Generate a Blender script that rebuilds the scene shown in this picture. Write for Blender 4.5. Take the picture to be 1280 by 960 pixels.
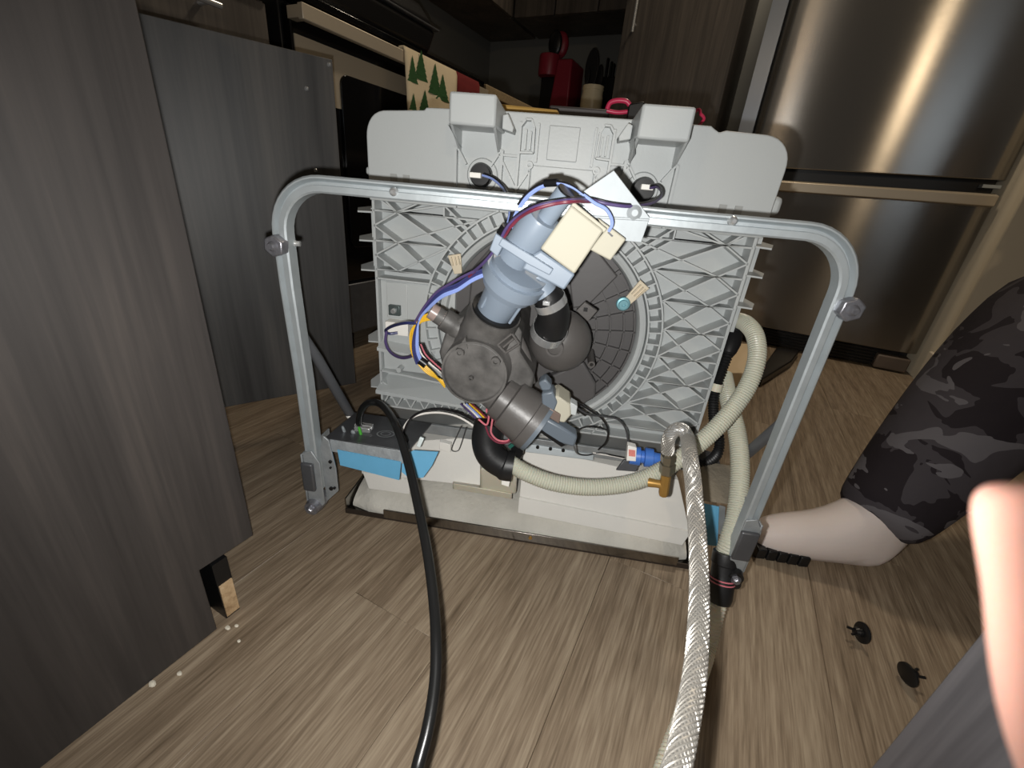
import bpy, bmesh, math, random
import numpy as np
from mathutils import Vector, Matrix, Quaternion
random.seed(7)
S = bpy.context.scene
for o in list(bpy.data.objects): bpy.data.objects.remove(o)
COL = S.collection
PI = math.pi

# ---------------------------------------------------------------- camera
F = 530.0; CAMH = 0.54
_n = np.array([530.3-640, 1643-480.0])
_a = math.atan2(F, np.hypot(*_n))
_d = np.array([_n[0], -_n[1], 0.0]); _d /= np.linalg.norm(_d)
UP = -(_d*math.cos(_a)+np.array([0, 0, -1.0])*math.sin(_a))
_fw = np.array([0, 0, -1.0]); _fw -= UP*(_fw@UP); _fw /= np.linalg.norm(_fw)
_rt = np.cross(_fw, UP); YAW = .435
YC = _fw*math.cos(YAW)+_rt*math.sin(YAW); XC = np.cross(YC, UP)
R = np.array([XC, YC, UP])                      # camera axes -> world
O = np.array([0, 0, CAMH])
cd = bpy.data.cameras.new('camera'); cam = bpy.data.objects.new('camera', cd); COL.objects.link(cam)
cd.sensor_width = 36; cd.lens = F/1280*36; cd.clip_start = .004
cd.dof.use_dof = True; cd.dof.focus_distance = .75; cd.dof.aperture_fstop = cd.lens/1.0   # ~1 mm pupil, as in a phone
cam.matrix_world = Matrix.Translation(Vector(O)) @ Matrix(R.tolist()).to_4x4()
S.camera = cam

# ---------------------------------------------------------------- light
S.view_settings.view_transform = 'Standard'; S.view_settings.look = 'None'
S.view_settings.exposure = 0.0; S.view_settings.gamma = 1.0; S.view_settings.use_curve_mapping = False
w = bpy.data.worlds.new('world'); S.world = w; w.use_nodes = True
w.node_tree.nodes['Background'].inputs[0].default_value = (.9, .85, .8, 1)
w.node_tree.nodes['Background'].inputs[1].default_value = .06
def cam_pt(u, v, depth): return O + R@np.array([(u-640)/F*depth, -(v-480)/F*depth, -depth])
def add_light(name, typ, loc, energy, color, target=None, **k):
    l = bpy.data.lights.new(name, typ); l.energy = energy; l.color = color
    for a, b in k.items(): setattr(l, a, b)
    o = bpy.data.objects.new(name, l); COL.objects.link(o); o.location = Vector(loc)
    if target is not None: o.rotation_euler = (Vector(target)-Vector(loc)).to_track_quat('-Z', 'Y').to_euler()
    return o
fl = O + R@np.array([-.014, -.008, -.0187])       # the phone's flash, a couple of centimetres from the lens
add_light('phone_flash', 'SPOT', fl, 13.5, (1.0, .985, .955), target=fl+R@np.array([0, -.04, -1.0]), spot_size=math.radians(150), spot_blend=.8, shadow_soft_size=.004)
add_light('kitchen_ceiling_lamp', 'AREA', (.0, 1.95, 2.4), 15.0, (1.0, .85, .66), target=(.0, 1.95, 0), size=.28, shape='DISK')
add_light('room_lamp_warm', 'AREA', (1.05, -1.2, 1.75), 4.0, (1.0, .78, .52), target=(.6, 2.0, .8), size=.07, shape='DISK')
add_light('room_lamp_far', 'AREA', (-.12, -1.6, 1.9), .8, (1.0, .74, .48), target=(0, 2.0, .9), size=.06, shape='DISK')
add_light('room_screen', 'AREA', (1.38, -1.2, 1.3), 1.2, (.75, .87, 1.0), target=(.6, 2.0, .8), size=.35, size_y=.5, shape='RECTANGLE')

# ---------------------------------------------------------------- pixel helpers (a pixel is a direction, the depth comes from what a thing touches)
def ray(u, v): return R@np.array([(u-640)/F, -(v-480)/F, -1.0])
def onfloor(u, v, z=0.0): r = ray(u, v); return O+r*((z-CAMH)/r[2])
def onY(u, v, y): r = ray(u, v); return O+r*(y/r[1])
def onX(u, v, x): r = ray(u, v); return O+r*(x/r[0])
TH = math.radians(19.6)
EX = np.array([math.cos(TH), math.sin(TH), 0]); EY = np.array([-math.sin(TH), math.cos(TH), 0])
def Lp(u, v, y):                                 # pixel on a plane y of the dishwasher's own frame
    r = ray(u, v); p = O+r*(y/(r@EY)); return np.array([p@EX, p@EY, p[2]])
def Lf(u, v, z=0.0): p = onfloor(u, v, z); return np.array([p@EX, p@EY, p[2]])
def Lw(p): p = np.array(p); return np.array([p@EX, p@EY, p[2]])   # world -> dishwasher frame
def mpp(u, v, y): r = ray(u, v); return (y/(r@EY))/F              # metres per pixel there

# ---------------------------------------------------------------- mesh builder
class MB:
    def __init__(s): s.v = []; s.f = []
    def add(s, vs, fs):
        b = len(s.v); s.v += [tuple(float(c) for c in p) for p in vs]; s.f += [tuple(b+i for i in f) for f in fs]; return s
    def box(s, c, size, rot=None):
        x, y, z = [q/2 for q in size]
        P = [Vector(p) for p in ((-x,-y,-z),(x,-y,-z),(x,y,-z),(-x,y,-z),(-x,-y,z),(x,-y,z),(x,y,z),(-x,y,z))]
        if rot is not None:
            m = rot if isinstance(rot, Matrix) else Matrix.Rotation(rot, 3, 'Z'); P = [m@p for p in P]
        c = Vector([float(q) for q in c]); return s.add([p+c for p in P], [(0,3,2,1),(4,5,6,7),(0,1,5,4),(1,2,6,5),(2,3,7,6),(3,0,4,7)])
    def bx(s, x0, x1, y0, y1, z0, z1): return s.box(((x0+x1)/2,(y0+y1)/2,(z0+z1)/2),(abs(x1-x0),abs(y1-y0),abs(z1-z0)))
    def hull8(s, a, b):                           # two quads, joined
        return s.add(list(a)+list(b), [(3,2,1,0),(4,5,6,7),(0,1,5,4),(1,2,6,5),(2,3,7,6),(3,0,4,7)])
    def prism(s, poly, y0, y1, fn=None):          # polygon in x,z, extruded along y
        n = len(poly); fn = fn or (lambda p, y: (p[0], y, p[1]))
        vs = [fn(p, y0) for p in poly]+[fn(p, y1) for p in poly]
        return s.add(vs, [tuple(range(n)), tuple(range(2*n-1, n-1, -1))]+[(i, i+n, (i+1)%n+n, (i+1)%n) for i in range(n)])
    def tube(s, pts, r, n=10, cap=True, prof=None, up0=None):
        pts = [Vector([float(q) for q in p]) for p in pts]; m = len(pts); rr = r if callable(r) else None
        T = [(pts[min(i+1, m-1)]-pts[max(i-1, 0)]).normalized() for i in range(m)]
        N = Vector(up0) if up0 is not None else (Vector((0,0,1)) if abs(T[0].z) < .9 else Vector((1,0,0)))
        N = (N-T[0]*N.dot(T[0])).normalized(); vs = []
        for i in range(m):
            if i: N = (T[i-1].rotation_difference(T[i])@N); N = (N-T[i]*N.dot(T[i])).normalized()
            B = T[i].cross(N); q = r[i] if isinstance(r, (list, tuple)) else (rr(i/(m-1)) if rr else r)
            if prof: vs += [pts[i]+N*a*q+B*b*q for a, b in prof]
            else: vs += [pts[i]+N*math.cos(2*PI*k/n)*q+B*math.sin(2*PI*k/n)*q for k in range(n)]
        n = len(prof) if prof else n
        fs = [(i*n+k, i*n+(k+1)%n, (i+1)*n+(k+1)%n, (i+1)*n+k) for i in range(m-1) for k in range(n)]
        if cap: fs += [tuple(range(n-1, -1, -1)), tuple((m-1)*n+k for k in range(n))]
        return s.add(vs, fs)
    def lathe(s, p0, p1, prof, n=28, cap=True):   # prof: (t along p0->p1, radius)
        p0 = Vector([float(q) for q in p0]); p1 = Vector([float(q) for q in p1]); ax = p1-p0; T = ax.normalized()
        N = Vector((0,0,1)) if abs(T.z) < .9 else Vector((1,0,0)); N = (N-T*N.dot(T)).normalized(); B = T.cross(N); vs = []
        for t, r in prof: vs += [p0+ax*t+N*math.cos(2*PI*k/n)*r+B*math.sin(2*PI*k/n)*r for k in range(n)]
        m = len(prof); fs = [(i*n+k, i*n+(k+1)%n, (i+1)*n+(k+1)%n, (i+1)*n+k) for i in range(m-1) for k in range(n)]
        if cap: fs += [tuple(range(n-1, -1, -1)), tuple((m-1)*n+k for k in range(n))]
        return s.add(vs, fs)
    def cyl(s, p0, p1, r, n=20): return s.lathe(p0, p1, [(0, r), (1, r)], n)
    def ball(s, c, r, sc=(1,1,1), n=20, m=12):
        c = Vector([float(q) for q in c]); vs = []; fs = []
        for i in range(m+1):
            a = PI*i/m
            vs += [c+Vector((r*sc[0]*math.sin(a)*math.cos(2*PI*k/n), r*sc[1]*math.sin(a)*math.sin(2*PI*k/n), r*sc[2]*math.cos(a))) for k in range(n)]
        for i in range(m): fs += [(i*n+k, (i+1)*n+k, (i+1)*n+(k+1)%n, i*n+(k+1)%n) for k in range(n)]
        return s.add(vs, fs)
OFF = {}
def ob(name, mb, mat, parent=None, bevel=0.0, seg=2, subsurf=0, flat=False, ang=38):
    me = bpy.data.meshes.new(name); off = Vector((0,0,0))
    if parent is not None: off = Vector(OFF.get(parent.name, (0,0,0)))
    me.from_pydata([Vector(v)-off for v in mb.v], [], mb.f)
    bm = bmesh.new(); bm.from_mesh(me); bmesh.ops.remove_doubles(bm, verts=bm.verts, dist=1e-6)
    bmesh.ops.recalc_face_normals(bm, faces=bm.faces)
    for f in bm.faces: f.smooth = not flat
    for e in bm.edges:
        if len(e.link_faces) == 2 and e.calc_face_angle(0) > math.radians(ang): e.smooth = False
    bm.to_mesh(me); bm.free()
    o = bpy.data.objects.new(name, me); COL.objects.link(o); me.materials.append(mat)
    if parent is not None: o.parent = parent; OFF[o.name] = tuple(off)
    if bevel:
        m = o.modifiers.new('bevel', 'BEVEL'); m.width = bevel; m.segments = seg; m.limit_method = 'ANGLE'; m.angle_limit = math.radians(40); m.harden_normals = False
    if subsurf: m = o.modifiers.new('sub', 'SUBSURF'); m.levels = subsurf; m.render_levels = subsurf
    return o
def tag(o, label, cat, group=None):
    o['label'] = label; o['category'] = cat
    if group: o['group'] = group
    return o
def struct(o): o['kind'] = 'structure'; return o
def thing(name, label, cat, loc=(0,0,0), rz=0.0, group=None):
    o = bpy.data.objects.new(name, None); COL.objects.link(o); o.location = Vector([float(q) for q in loc]); o.rotation_euler = (0,0,rz)
    o.empty_display_size = .05; tag(o, label, cat, group); OFF[o.name] = tuple(float(q) for q in loc) if rz == 0 else (0,0,0)
    return o
def smooth_path(pts, n=8):                        # Catmull-Rom through points
    P = [np.array(p, float) for p in pts]; P = [2*P[0]-P[1]]+P+[2*P[-1]-P[-2]]; out = []
    for i in range(1, len(P)-2):
        for k in range(n):
            t = k/n; a, b, c, d = P[i-1:i+3]
            out.append(.5*((2*b)+(-a+c)*t+(2*a-5*b+4*c-d)*t*t+(-a+3*b-3*c+d)*t**3))
    out.append(P[-2]); return out
def resample(pts, step):
    P = np.array(pts); seg = np.linalg.norm(np.diff(P, axis=0), axis=1); s = np.r_[0, np.cumsum(seg)]; n = max(2, int(s[-1]/step)+1)
    q = np.linspace(0, s[-1], n); return [np.array([np.interp(t, s, P[:, k]) for k in range(3)]) for t in q]

# ---------------------------------------------------------------- materials
MATS = {}
def mat(name, col, rough=.5, metal=0.0, bump=0.0, bscale=60.0, var=0.0, vscale=8.0, stretch=(1,1,1), spec=.5, trans=0.0, sss=0.0, coat=0.0, ior=1.45):
    m = bpy.data.materials.new(name); m.use_nodes = True; nt = m.node_tree; b = nt.nodes['Principled BSDF']
    b.inputs['Roughness'].default_value = rough; b.inputs['Metallic'].default_value = metal; b.inputs['Specular IOR Level'].default_value = spec
    b.inputs['Transmission Weight'].default_value = trans; b.inputs['IOR'].default_value = ior; b.inputs['Coat Weight'].default_value = coat
    if sss: b.inputs['Subsurface Weight'].default_value = sss; b.inputs['Subsurface Radius'].default_value = (.012, .004, .002)
    tc = nt.nodes.new('ShaderNodeTexCoord'); mp = nt.nodes.new('ShaderNodeMapping'); mp.inputs['Scale'].default_value = stretch
    nt.links.new(tc.outputs['Object'], mp.inputs['Vector'])
    no = nt.nodes.new('ShaderNodeTexNoise'); no.inputs['Scale'].default_value = vscale; no.inputs['Detail'].default_value = 6
    nt.links.new(mp.outputs['Vector'], no.inputs['Vector'])
    mx = nt.nodes.new('ShaderNodeMix'); mx.data_type = 'RGBA'; v = var
    mx.inputs['A'].default_value = tuple(max(0, c*(1-v)) for c in col[:3])+(1,); mx.inputs['B'].default_value = tuple(min(1, c*(1+v)) for c in col[:3])+(1,)
    nt.links.new(no.outputs['Fac'], mx.inputs['Factor']); nt.links.new(mx.outputs['Result'], b.inputs['Base Color'])
    if bump:
        n2 = nt.nodes.new('ShaderNodeTexNoise'); n2.inputs['Scale'].default_value = bscale; n2.inputs['Detail'].default_value = 4
        nt.links.new(mp.outputs['Vector'], n2.inputs['Vector'])
        bp = nt.nodes.new('ShaderNodeBump'); bp.inputs['Strength'].default_value = bump; bp.inputs['Distance'].default_value = .002
        nt.links.new(n2.outputs['Fac'], bp.inputs['Height']); nt.links.new(bp.outputs['Normal'], b.inputs['Normal'])
    MATS[name] = m; return m
def srgb(r, g, b): return tuple(((c/255)/12.92 if c/255 <= .04045 else ((c/255+.055)/1.055)**2.4) for c in (r, g, b))
def wood(name, cols, axis, scale=1.0, rough=.5, ring=0.0, rand=.25, bump=.25, fine=1.0, wts=(.45,.38,.22), st1=28, st2=26):
    """grain runs along axis (0,1,2); cols = dark, mid, light"""
    m = bpy.data.materials.new(name); m.use_nodes = True; nt = m.node_tree; b = nt.nodes['Principled BSDF']; N = nt.nodes.new; Lk = nt.links.new
    b.inputs['Roughness'].default_value = rough
    tc = N('ShaderNodeTexCoord'); oi = N('ShaderNodeObjectInfo'); ml = N('ShaderNodeVectorMath'); ml.operation = 'SCALE'
    cb = N('ShaderNodeCombineXYZ')
    for i, k in enumerate((37.0, 53.0, 71.0)):
        q = N('ShaderNodeMath'); q.operation = 'MULTIPLY'; q.inputs[1].default_value = k; Lk(oi.outputs['Random'], q.inputs[0]); Lk(q.outputs[0], cb.inputs[i])
    ad = N('ShaderNodeVectorMath'); ad.operation = 'ADD'; Lk(tc.outputs['Object'], ad.inputs[0]); Lk(cb.outputs[0], ad.inputs[1])
    def noise(sc, st, det, dist=0.0):
        mp = N('ShaderNodeMapping'); s3 = [sc, sc, sc]; s3[axis] = sc/st; mp.inputs['Scale'].default_value = s3
        Lk(ad.outputs[0], mp.inputs['Vector']); n = N('ShaderNodeTexNoise'); n.inputs['Scale'].default_value = 1; n.inputs['Detail'].default_value = det
        n.inputs['Distortion'].default_value = dist; Lk(mp.outputs[0], n.inputs['Vector']); return n
    a = noise(9*scale, 9, 5, .6); c = noise(60*scale*fine, st1, 6, .3); d = noise(260*scale*fine, st2, 4)
    m1 = N('ShaderNodeMath'); m1.operation = 'MULTIPLY'; m1.inputs[1].default_value = wts[0]; Lk(a.outputs['Fac'], m1.inputs[0])
    m2 = N('ShaderNodeMath'); m2.operation = 'MULTIPLY_ADD'; m2.inputs[1].default_value = wts[1]; Lk(c.outputs['Fac'], m2.inputs[0]); Lk(m1.outputs[0], m2.inputs[2])
    m3 = N('ShaderNodeMath'); m3.operation = 'MULTIPLY_ADD'; m3.inputs[1].default_value = wts[2]; Lk(d.outputs['Fac'], m3.inputs[0]); Lk(m2.outputs[0], m3.inputs[2])
    last = m3
    if ring:
        n = noise(5*scale, 6, 2, .3); wv = N('ShaderNodeMath'); wv.operation = 'MULTIPLY'; wv.inputs[1].default_value = 70; Lk(n.outputs['Fac'], wv.inputs[0])
        sn = N('ShaderNodeMath'); sn.operation = 'SINE'; Lk(wv.outputs[0], sn.inputs[0])
        m4 = N('ShaderNodeMath'); m4.operation = 'MULTIPLY_ADD'; m4.inputs[1].default_value = ring; Lk(sn.outputs[0], m4.inputs[0]); Lk(m3.outputs[0], m4.inputs[2]); last = m4
    rp = N('ShaderNodeValToRGB'); e = rp.color_ramp.elements; e[0].position = .36; e[1].position = .68
    e[0].color = cols[0]+(1,); e[1].color = cols[2]+(1,); x = e.new(.52); x.color = cols[1]+(1,)
    Lk(last.outputs[0], rp.inputs['Fac'])
    hs = N('ShaderNodeHueSaturation'); rr = N('ShaderNodeMapRange'); rr.inputs['To Min'].default_value = 1-rand; rr.inputs['To Max'].default_value = 1+rand
    Lk(oi.outputs['Random'], rr.inputs['Value']); Lk(rr.outputs[0], hs.inputs['Value']); Lk(rp.outputs[0], hs.inputs['Color']); Lk(hs.outputs[0], b.inputs['Base Color'])
    bp = N('ShaderNodeBump'); bp.inputs['Strength'].default_value = bump; bp.inputs['Distance'].default_value = .0012; Lk(m3.outputs[0], bp.inputs['Height']); Lk(bp.outputs[0], b.inputs['Normal'])
    MATS[name] = m; return m
FLOOR = wood('oak_plank', (srgb(98,83,66), srgb(136,119,99), srgb(166,150,128)), 1, 1.0, .45, rand=.045, bump=.15, fine=1.7, wts=(.2,.42,.44), st1=30, st2=22)
DARKW = wood('dark_laminate_vertical', (srgb(44,41,40), srgb(60,56,54), srgb(78,72,68)), 2, .8, .55, ring=.018, rand=.04, bump=.2)
DARKW2 = wood('dark_laminate_kitchen', (srgb(48,43,40), srgb(72,66,60), srgb(96,88,80)), 2, .7, .45, ring=.02, rand=.06, bump=.25)
DOORW = wood('dark_laminate_door', (srgb(46,45,45), srgb(64,63,62), srgb(82,79,76)), 2, .7, .5, ring=.045, rand=.0, bump=.2)
RAWW = wood('raw_chipboard', (srgb(150,120,86), srgb(190,160,122), srgb(212,186,150)), 0, 2, .8, rand=.0)
GREY = mat('grey_plastic', srgb(176,180,180), .42, bump=.06, bscale=300, var=.03, vscale=20)
DGREY = mat('charcoal_plastic', srgb(84,81,79), .38, bump=.08, bscale=250, var=.16, vscale=45)
SUMPC = mat('dusty_charcoal_plastic', srgb(84,82,80), .5, bump=.12, bscale=250, var=1.0, vscale=48)
DGREY2 = mat('dark_grey_plastic_disc', srgb(84,82,82), .5, bump=.05, bscale=200, var=.08, vscale=30)
BLUEG = mat('blue_grey_plastic', srgb(128,140,154), .38, var=.03)
BLUED = mat('slate_plastic', srgb(96,105,114), .4, var=.05)
CREAM = mat('cream_plastic', srgb(174,170,154), .55, var=.015, spec=.3)
TAN = mat('tan_plastic', srgb(205,192,168), .5)
RUBBER = mat('black_rubber', srgb(24,24,25), .45, bump=.1, bscale=200)
BLACK = mat('black_plastic', srgb(20,20,21), .35)
ZINC = mat('galvanised_steel', srgb(176,183,186), .48, .6, bump=.12, bscale=90, var=.16, vscale=40)
ZINCD = mat('dull_galvanised_steel', srgb(150,154,156), .5, .45, bump=.35, bscale=160, var=.3, vscale=60)
PLATE = mat('zinc_sheet', srgb(168,174,177), .6, .25, bump=.1, bscale=120, var=.08, vscale=70)
DSTEEL = mat('dark_steel', srgb(92,93,96), .4, .55, bump=.1, bscale=120, var=.25, vscale=40)
CHROME = mat('bright_steel', srgb(205,206,206), .25, .72)
HEXM = mat('worn_bolt_steel', srgb(140,140,146), .35, .75, bump=.4, bscale=200, var=.3, vscale=120)
STEEL = mat('tray_stainless', srgb(150,146,140), .25, 1.0, var=.2, vscale=30)
BRASS = mat('brass', srgb(176,136,72), .4, .55, var=.15, vscale=60)
TEAL = mat('blue_passivated_screw', srgb(128,176,186), .35, .5)
WHITE = mat('white_plastic', srgb(236,234,228), .45)
SHEET = mat('white_fibre_sheet', srgb(224,222,216), .8, bump=.15, bscale=220, var=.03, vscale=30)
FELT = mat('soiled_insulation_felt', srgb(196,193,184), .95, bump=.9, bscale=120, var=.3, vscale=16)
FELTB = mat('brown_felt', srgb(120,112,98), .95, bump=.8, bscale=150, var=.25, vscale=40)
HOSE = mat('cream_hose_plastic', srgb(182,182,166), .36, sss=.1, var=.03)
CLEAR = mat('milky_plastic', srgb(205,200,182), .4, sss=.3)
TAPE = mat('blue_tape', srgb(96,160,196), .5, var=.08, vscale=60, bump=.1)
CORD = mat('black_cord', srgb(22,22,22), .3)
BLUE = mat('blue_valve_plastic', srgb(66,114,196), .4, var=.1, vscale=60)
def braid():
    m = bpy.data.materials.new('steel_braid'); m.use_nodes = True; nt = m.node_tree; b = nt.nodes['Principled BSDF']
    b.inputs['Metallic'].default_value = .6; b.inputs['Roughness'].default_value = .42; b.inputs['Base Color'].default_value = srgb(168,164,157)+(1,)
    MATS['braid'] = m; return m
BRAID = braid()
def steel_brushed(name, col, rough=.3, aniso=.85):
    m = bpy.data.materials.new(name); m.use_nodes = True; nt = m.node_tree; b = nt.nodes['Principled BSDF']
    b.inputs['Base Color'].default_value = col+(1,); b.inputs['Metallic'].default_value = .86; b.inputs['Roughness'].default_value = rough
    b.inputs['Anisotropic'].default_value = aniso; b.inputs['Anisotropic Rotation'].default_value = .25
    t = nt.nodes.new('ShaderNodeTangent'); t.direction_type = 'RADIAL'; t.axis = 'Z'; nt.links.new(t.outputs[0], b.inputs['Tangent'])
    tc = nt.nodes.new('ShaderNodeTexCoord'); mp = nt.nodes.new('ShaderNodeMapping'); mp.inputs['Scale'].default_value = (3, 3, 700); n = nt.nodes.new('ShaderNodeTexNoise'); n.inputs['Scale'].default_value = 1; n.inputs['Detail'].default_value = 3
    nt.links.new(tc.outputs['Object'], mp.inputs[0]); nt.links.new(mp.outputs[0], n.inputs['Vector'])
    bp = nt.nodes.new('ShaderNodeBump'); bp.inputs['Strength'].default_value = .05; bp.inputs['Distance'].default_value = .001
    nt.links.new(n.outputs['Fac'], bp.inputs['Height']); nt.links.new(bp.outputs[0], b.inputs['Normal']); return m
FRIDGE = steel_brushed('brushed_fridge_steel', srgb(150,146,140), .19, 1.0)
RANGES = mat('range_stainless', srgb(190,178,158), .42, .45)
GLASSB = mat('black_glass', srgb(8,8,9), .12, spec=.5)
WALLM = mat('beige_wall_paint', srgb(216,204,180), .85, bump=.1, bscale=200)
TRIMM = mat('cream_trim_paint', srgb(222,212,194), .5)
SPLASH = mat('grey_backsplash', srgb(112,112,108), .6, bump=.1, bscale=120)
GRAN = mat('granite', srgb(150,132,104), .35, var=.7, vscale=160)
SKIN = mat('skin', srgb(234,176,158), .5, sss=.25, bump=.1, bscale=200, var=.06, vscale=20)
SKINP = mat('pale_skin', srgb(212,200,194), .6, sss=.08, bump=.12, bscale=300, var=.05, vscale=20)

# ================================================================ the room
floor_b = MB().bx(-1.9, 2.4, -1.0, 3.0, -.06, -.004)
FLO = struct(ob('floor', floor_b, mat('floor_underlay', srgb(70,58,46), .9)))
PW = .1515; proto = {}
k0 = -.355-PW*10
for c in range(27):
    x0 = k0+c*PW
    if x0 > 2.3: break
    yy = -1.0-(c*.47 % 1.2); 
    while yy < 2.95:
        a, b_ = max(yy, -1.0), min(yy+1.2, 2.98); yy += 1.2
        if b_-a < .03: continue
        key = round(b_-a, 3)
        if key not in proto:
            o = ob('plank', MB().bx(-PW/2+.00015, PW/2-.00015, -(b_-a)/2+.0001, (b_-a)/2-.0001, -.004, 0), FLOOR, FLO); proto[key] = o
            m = o.modifiers.new('bevel', 'BEVEL'); m.width = .0005; m.segments = 1
        else:
            o = proto[key].copy(); COL.objects.link(o); o.parent = FLO
        o.location = (x0+PW/2, (a+b_)/2, 0)
struct(ob('wall_back', MB().bx(-1.78, .9, 2.86, 2.94, 0, 2.5), SPLASH))
struct(ob('wall_left', MB().bx(-1.78, -1.70, -1.0, 2.86, 0, 2.5), SPLASH))
struct(ob('ceiling', MB().bx(-1.9, 2.4, -1.0, 3.0, 2.5, 2.56), mat('ceiling_white', srgb(200,196,188), .9)))
# the stub wall right of the fridge, with its baseboard
WX = .762
struct(ob('wall_right', MB().bx(WX, 2.4, 2.03, 2.13, 0, 2.5).bx(WX, WX+.1, 2.13, 2.86, 0, 2.5), WALLM, bevel=.004))
bb = MB(); prof = [(0,0),(.016,0),(.016,.10),(.012,.118),(.006,.125),(0,.128)]
bb.add([(WX-.006, 2.03-p, z) for p, z in prof]+[(2.4, 2.03-p, z) for p, z in prof], [tuple(range(6)), tuple(range(11,5,-1))]+[(i,i+6,(i+1)%6+6,(i+1)%6) for i in range(6)])
struct(ob('baseboard_right', bb, TRIMM))
struct(ob('baseboard_end', MB().bx(WX-.014, WX-.0005, 2.012, 2.075, 0, .128), TRIMM, bevel=.004))

# ---------------------------------------------------------------- gables of the dishwasher opening
GL = -.461; GY = .238
def gable(name, x0, x1, label, group=None):
    th = [( -.75, 0), (GY-.066, 0), (GY-.066, .103), (GY, .103), (GY, .87), (-.75, .87)]
    m = MB(); m.prism(th, x0, x1, fn=lambda p, x: (x, p[0], p[1]))
    o = ob(name, m, DARKW, bevel=.0012); return tag(o, label, 'cabinet panel')
gable('cabinet_side_panel', GL-.018, GL, 'tall dark wood-grain side panel with toe-kick notch, bare inner face beside black cord')
gr = gable('cabinet_side_panel', .157, .176, 'dark scuffed side panel behind the blurred fingertip, near the black clips')
SCUF = wood('scuffed_laminate', (srgb(54,52,54), srgb(76,74,77), srgb(112,109,111)), 2, .5, .45, rand=0, bump=.2)
gr.data.materials[0] = SCUF
tk = thing('toe_kick_board', 'black toe-kick board showing its raw wood end in the notch of the side panel', 'toe kick', (GL-.1, .195, 0))
ob('board', MB().bx(-.95, GL-.004, .186, .204, 0, .094), BLACK, tk)
ob('raw_end', MB().bx(GL-.0045, GL-.002, .187, .203, .004, .058), RAWW, tk)
# cabinet left of the opening, with its door hanging open
cab = thing('base_cabinet', 'dark base cabinet beside the opening, its door swung open', 'cabinet', (-.93, -.2, 0))
ob('carcass', MB().bx(-.955, -.94, -.75, GY, .1, .87).bx(-.94, GL-.02, -.75, -.73, .1, .87).bx(-.94, GL-.02, -.73, GY-.002, .1, .118).bx(-.94, GL-.02, -.73, GY-.002, .852, .87), DARKW2, cab)
zb = .105
dL = onfloor(288, 508, zb); dR = onfloor(445, 479, zb); dv = (dR-dL)/np.linalg.norm(dR-dL); nrm = np.array([-dv[1], dv[0], 0])
hinge = dL+dv*((GY+.02-dL[1])/dv[1]); ztop = zb+.613
def dp(s, n, z): return tuple(hinge+dv*s+nrm*n+np.array([0,0,z-zb]))
Ld = np.linalg.norm(dR-hinge)
door = ob('cabinet_door', MB().add([dp(0,0,zb),dp(Ld,0,zb),dp(Ld,.018,zb),dp(0,.018,zb),dp(0,0,ztop),dp(Ld,0,ztop),dp(Ld,.018,ztop),dp(0,.018,ztop)], [(0,3,2,1),(4,5,6,7),(0,1,5,4),(1,2,6,5),(2,3,7,6),(3,0,4,7)]), DOORW, cab, bevel=.001)
def on_door(u, v):
    r = ray(u, v); t = ((hinge-O)@nrm)/(r@nrm); return O+r*t
for (u, v) in ((383,111),(394,213),(411,81)):
    p = on_door(u, v); ob('screw', MB().lathe(p+nrm*.001, p-nrm*.004, [(0,.0035),(.6,.0035),(1,.0016)], 10), CHROME, door)
for z in (.2, .62): ob('hinge', MB().box(np.array(dp(.03,-.006,z)), (.05,.012,.05), math.atan2(dv[1], dv[0])), ZINC, door)

# ---------------------------------------------------------------- left run: drawer unit, range, counter
CX = -1.04
du = thing('drawer_unit', 'dark base cabinet with steel-handled drawer left of the range', 'cabinet', (-1.35, .5, 0))
ob('carcass', MB().bx(-1.695, CX-.022, GY+.03, .80, .1, .87).bx(-1.66, CX-.09, GY+.03, .80, 0, .1), DARKW2, du)
dfr = ob('drawer_front', MB().bx(CX-.02, CX, GY+.05, .79, .70, .862), DARKW2, du, bevel=.0015)
hp = onX(268, 4, CX+.03); 
ob('drawer_handle', MB().tube([(CX+.03, hp[1]-.13, hp[2]), (CX+.03, hp[1]+.012, hp[2])], .006, 12).cyl((CX, hp[1]-.01, hp[2]), (CX+.03, hp[1]-.01, hp[2]), .005).cyl((CX, hp[1]-.11, hp[2]), (CX+.03, hp[1]-.11, hp[2]), .005), CHROME, dfr)
df2 = ob('lower_door', MB().bx(CX-.02, CX, GY+.05, .79, .105, .695), DARKW2, du, bevel=.0015)
tag(ob('countertop', MB().bx(-1.695, CX+.02, GY-.02, .80, .872, .908), GRAN, bevel=.004), 'speckled granite countertop over the drawer unit', 'countertop')
RY0, RY1 = .845, 1.70
rg = thing('range', 'black and stainless cooking range with a towel over its oven handle', 'stove', (-1.35, 1.27, 0))
ob('range_body', MB().bx(-1.69, CX-.03, RY0, RY1, .06, .895), BLACK, rg, bevel=.004)
ob('cooktop', MB().bx(-1.69, CX+.012, RY0, RY1, .896, .914), GLASSB, rg, bevel=.003)
od = ob('oven_door', MB().bx(CX-.028, CX, RY0+.004, RY1-.004, .24, .885), GLASSB, rg, bevel=.004)
sA = onX(377, 45, CX+.002); 
ob('steel_band', MB().bx(CX, CX+.003, RY0+.01, RY1-.01, .70, sA[2]), RANGES, od)
wd = MB(); y0, y1, z0, z1 = onX(423, 95, CX)[1], RY1-.09, .34, onX(423, 91, CX)[2]
pl = []
for cy, cz, a0 in ((y1-.025,z1-.025,0),(y0+.025,z1-.025,90),(y0+.025,z0+.025,180),(y1-.025,z0+.025,270)):
    pl += [(cy+.025*math.cos(math.radians(a0+k*15)), cz+.025*math.sin(math.radians(a0+k*15))) for k in range(7)]
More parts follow.
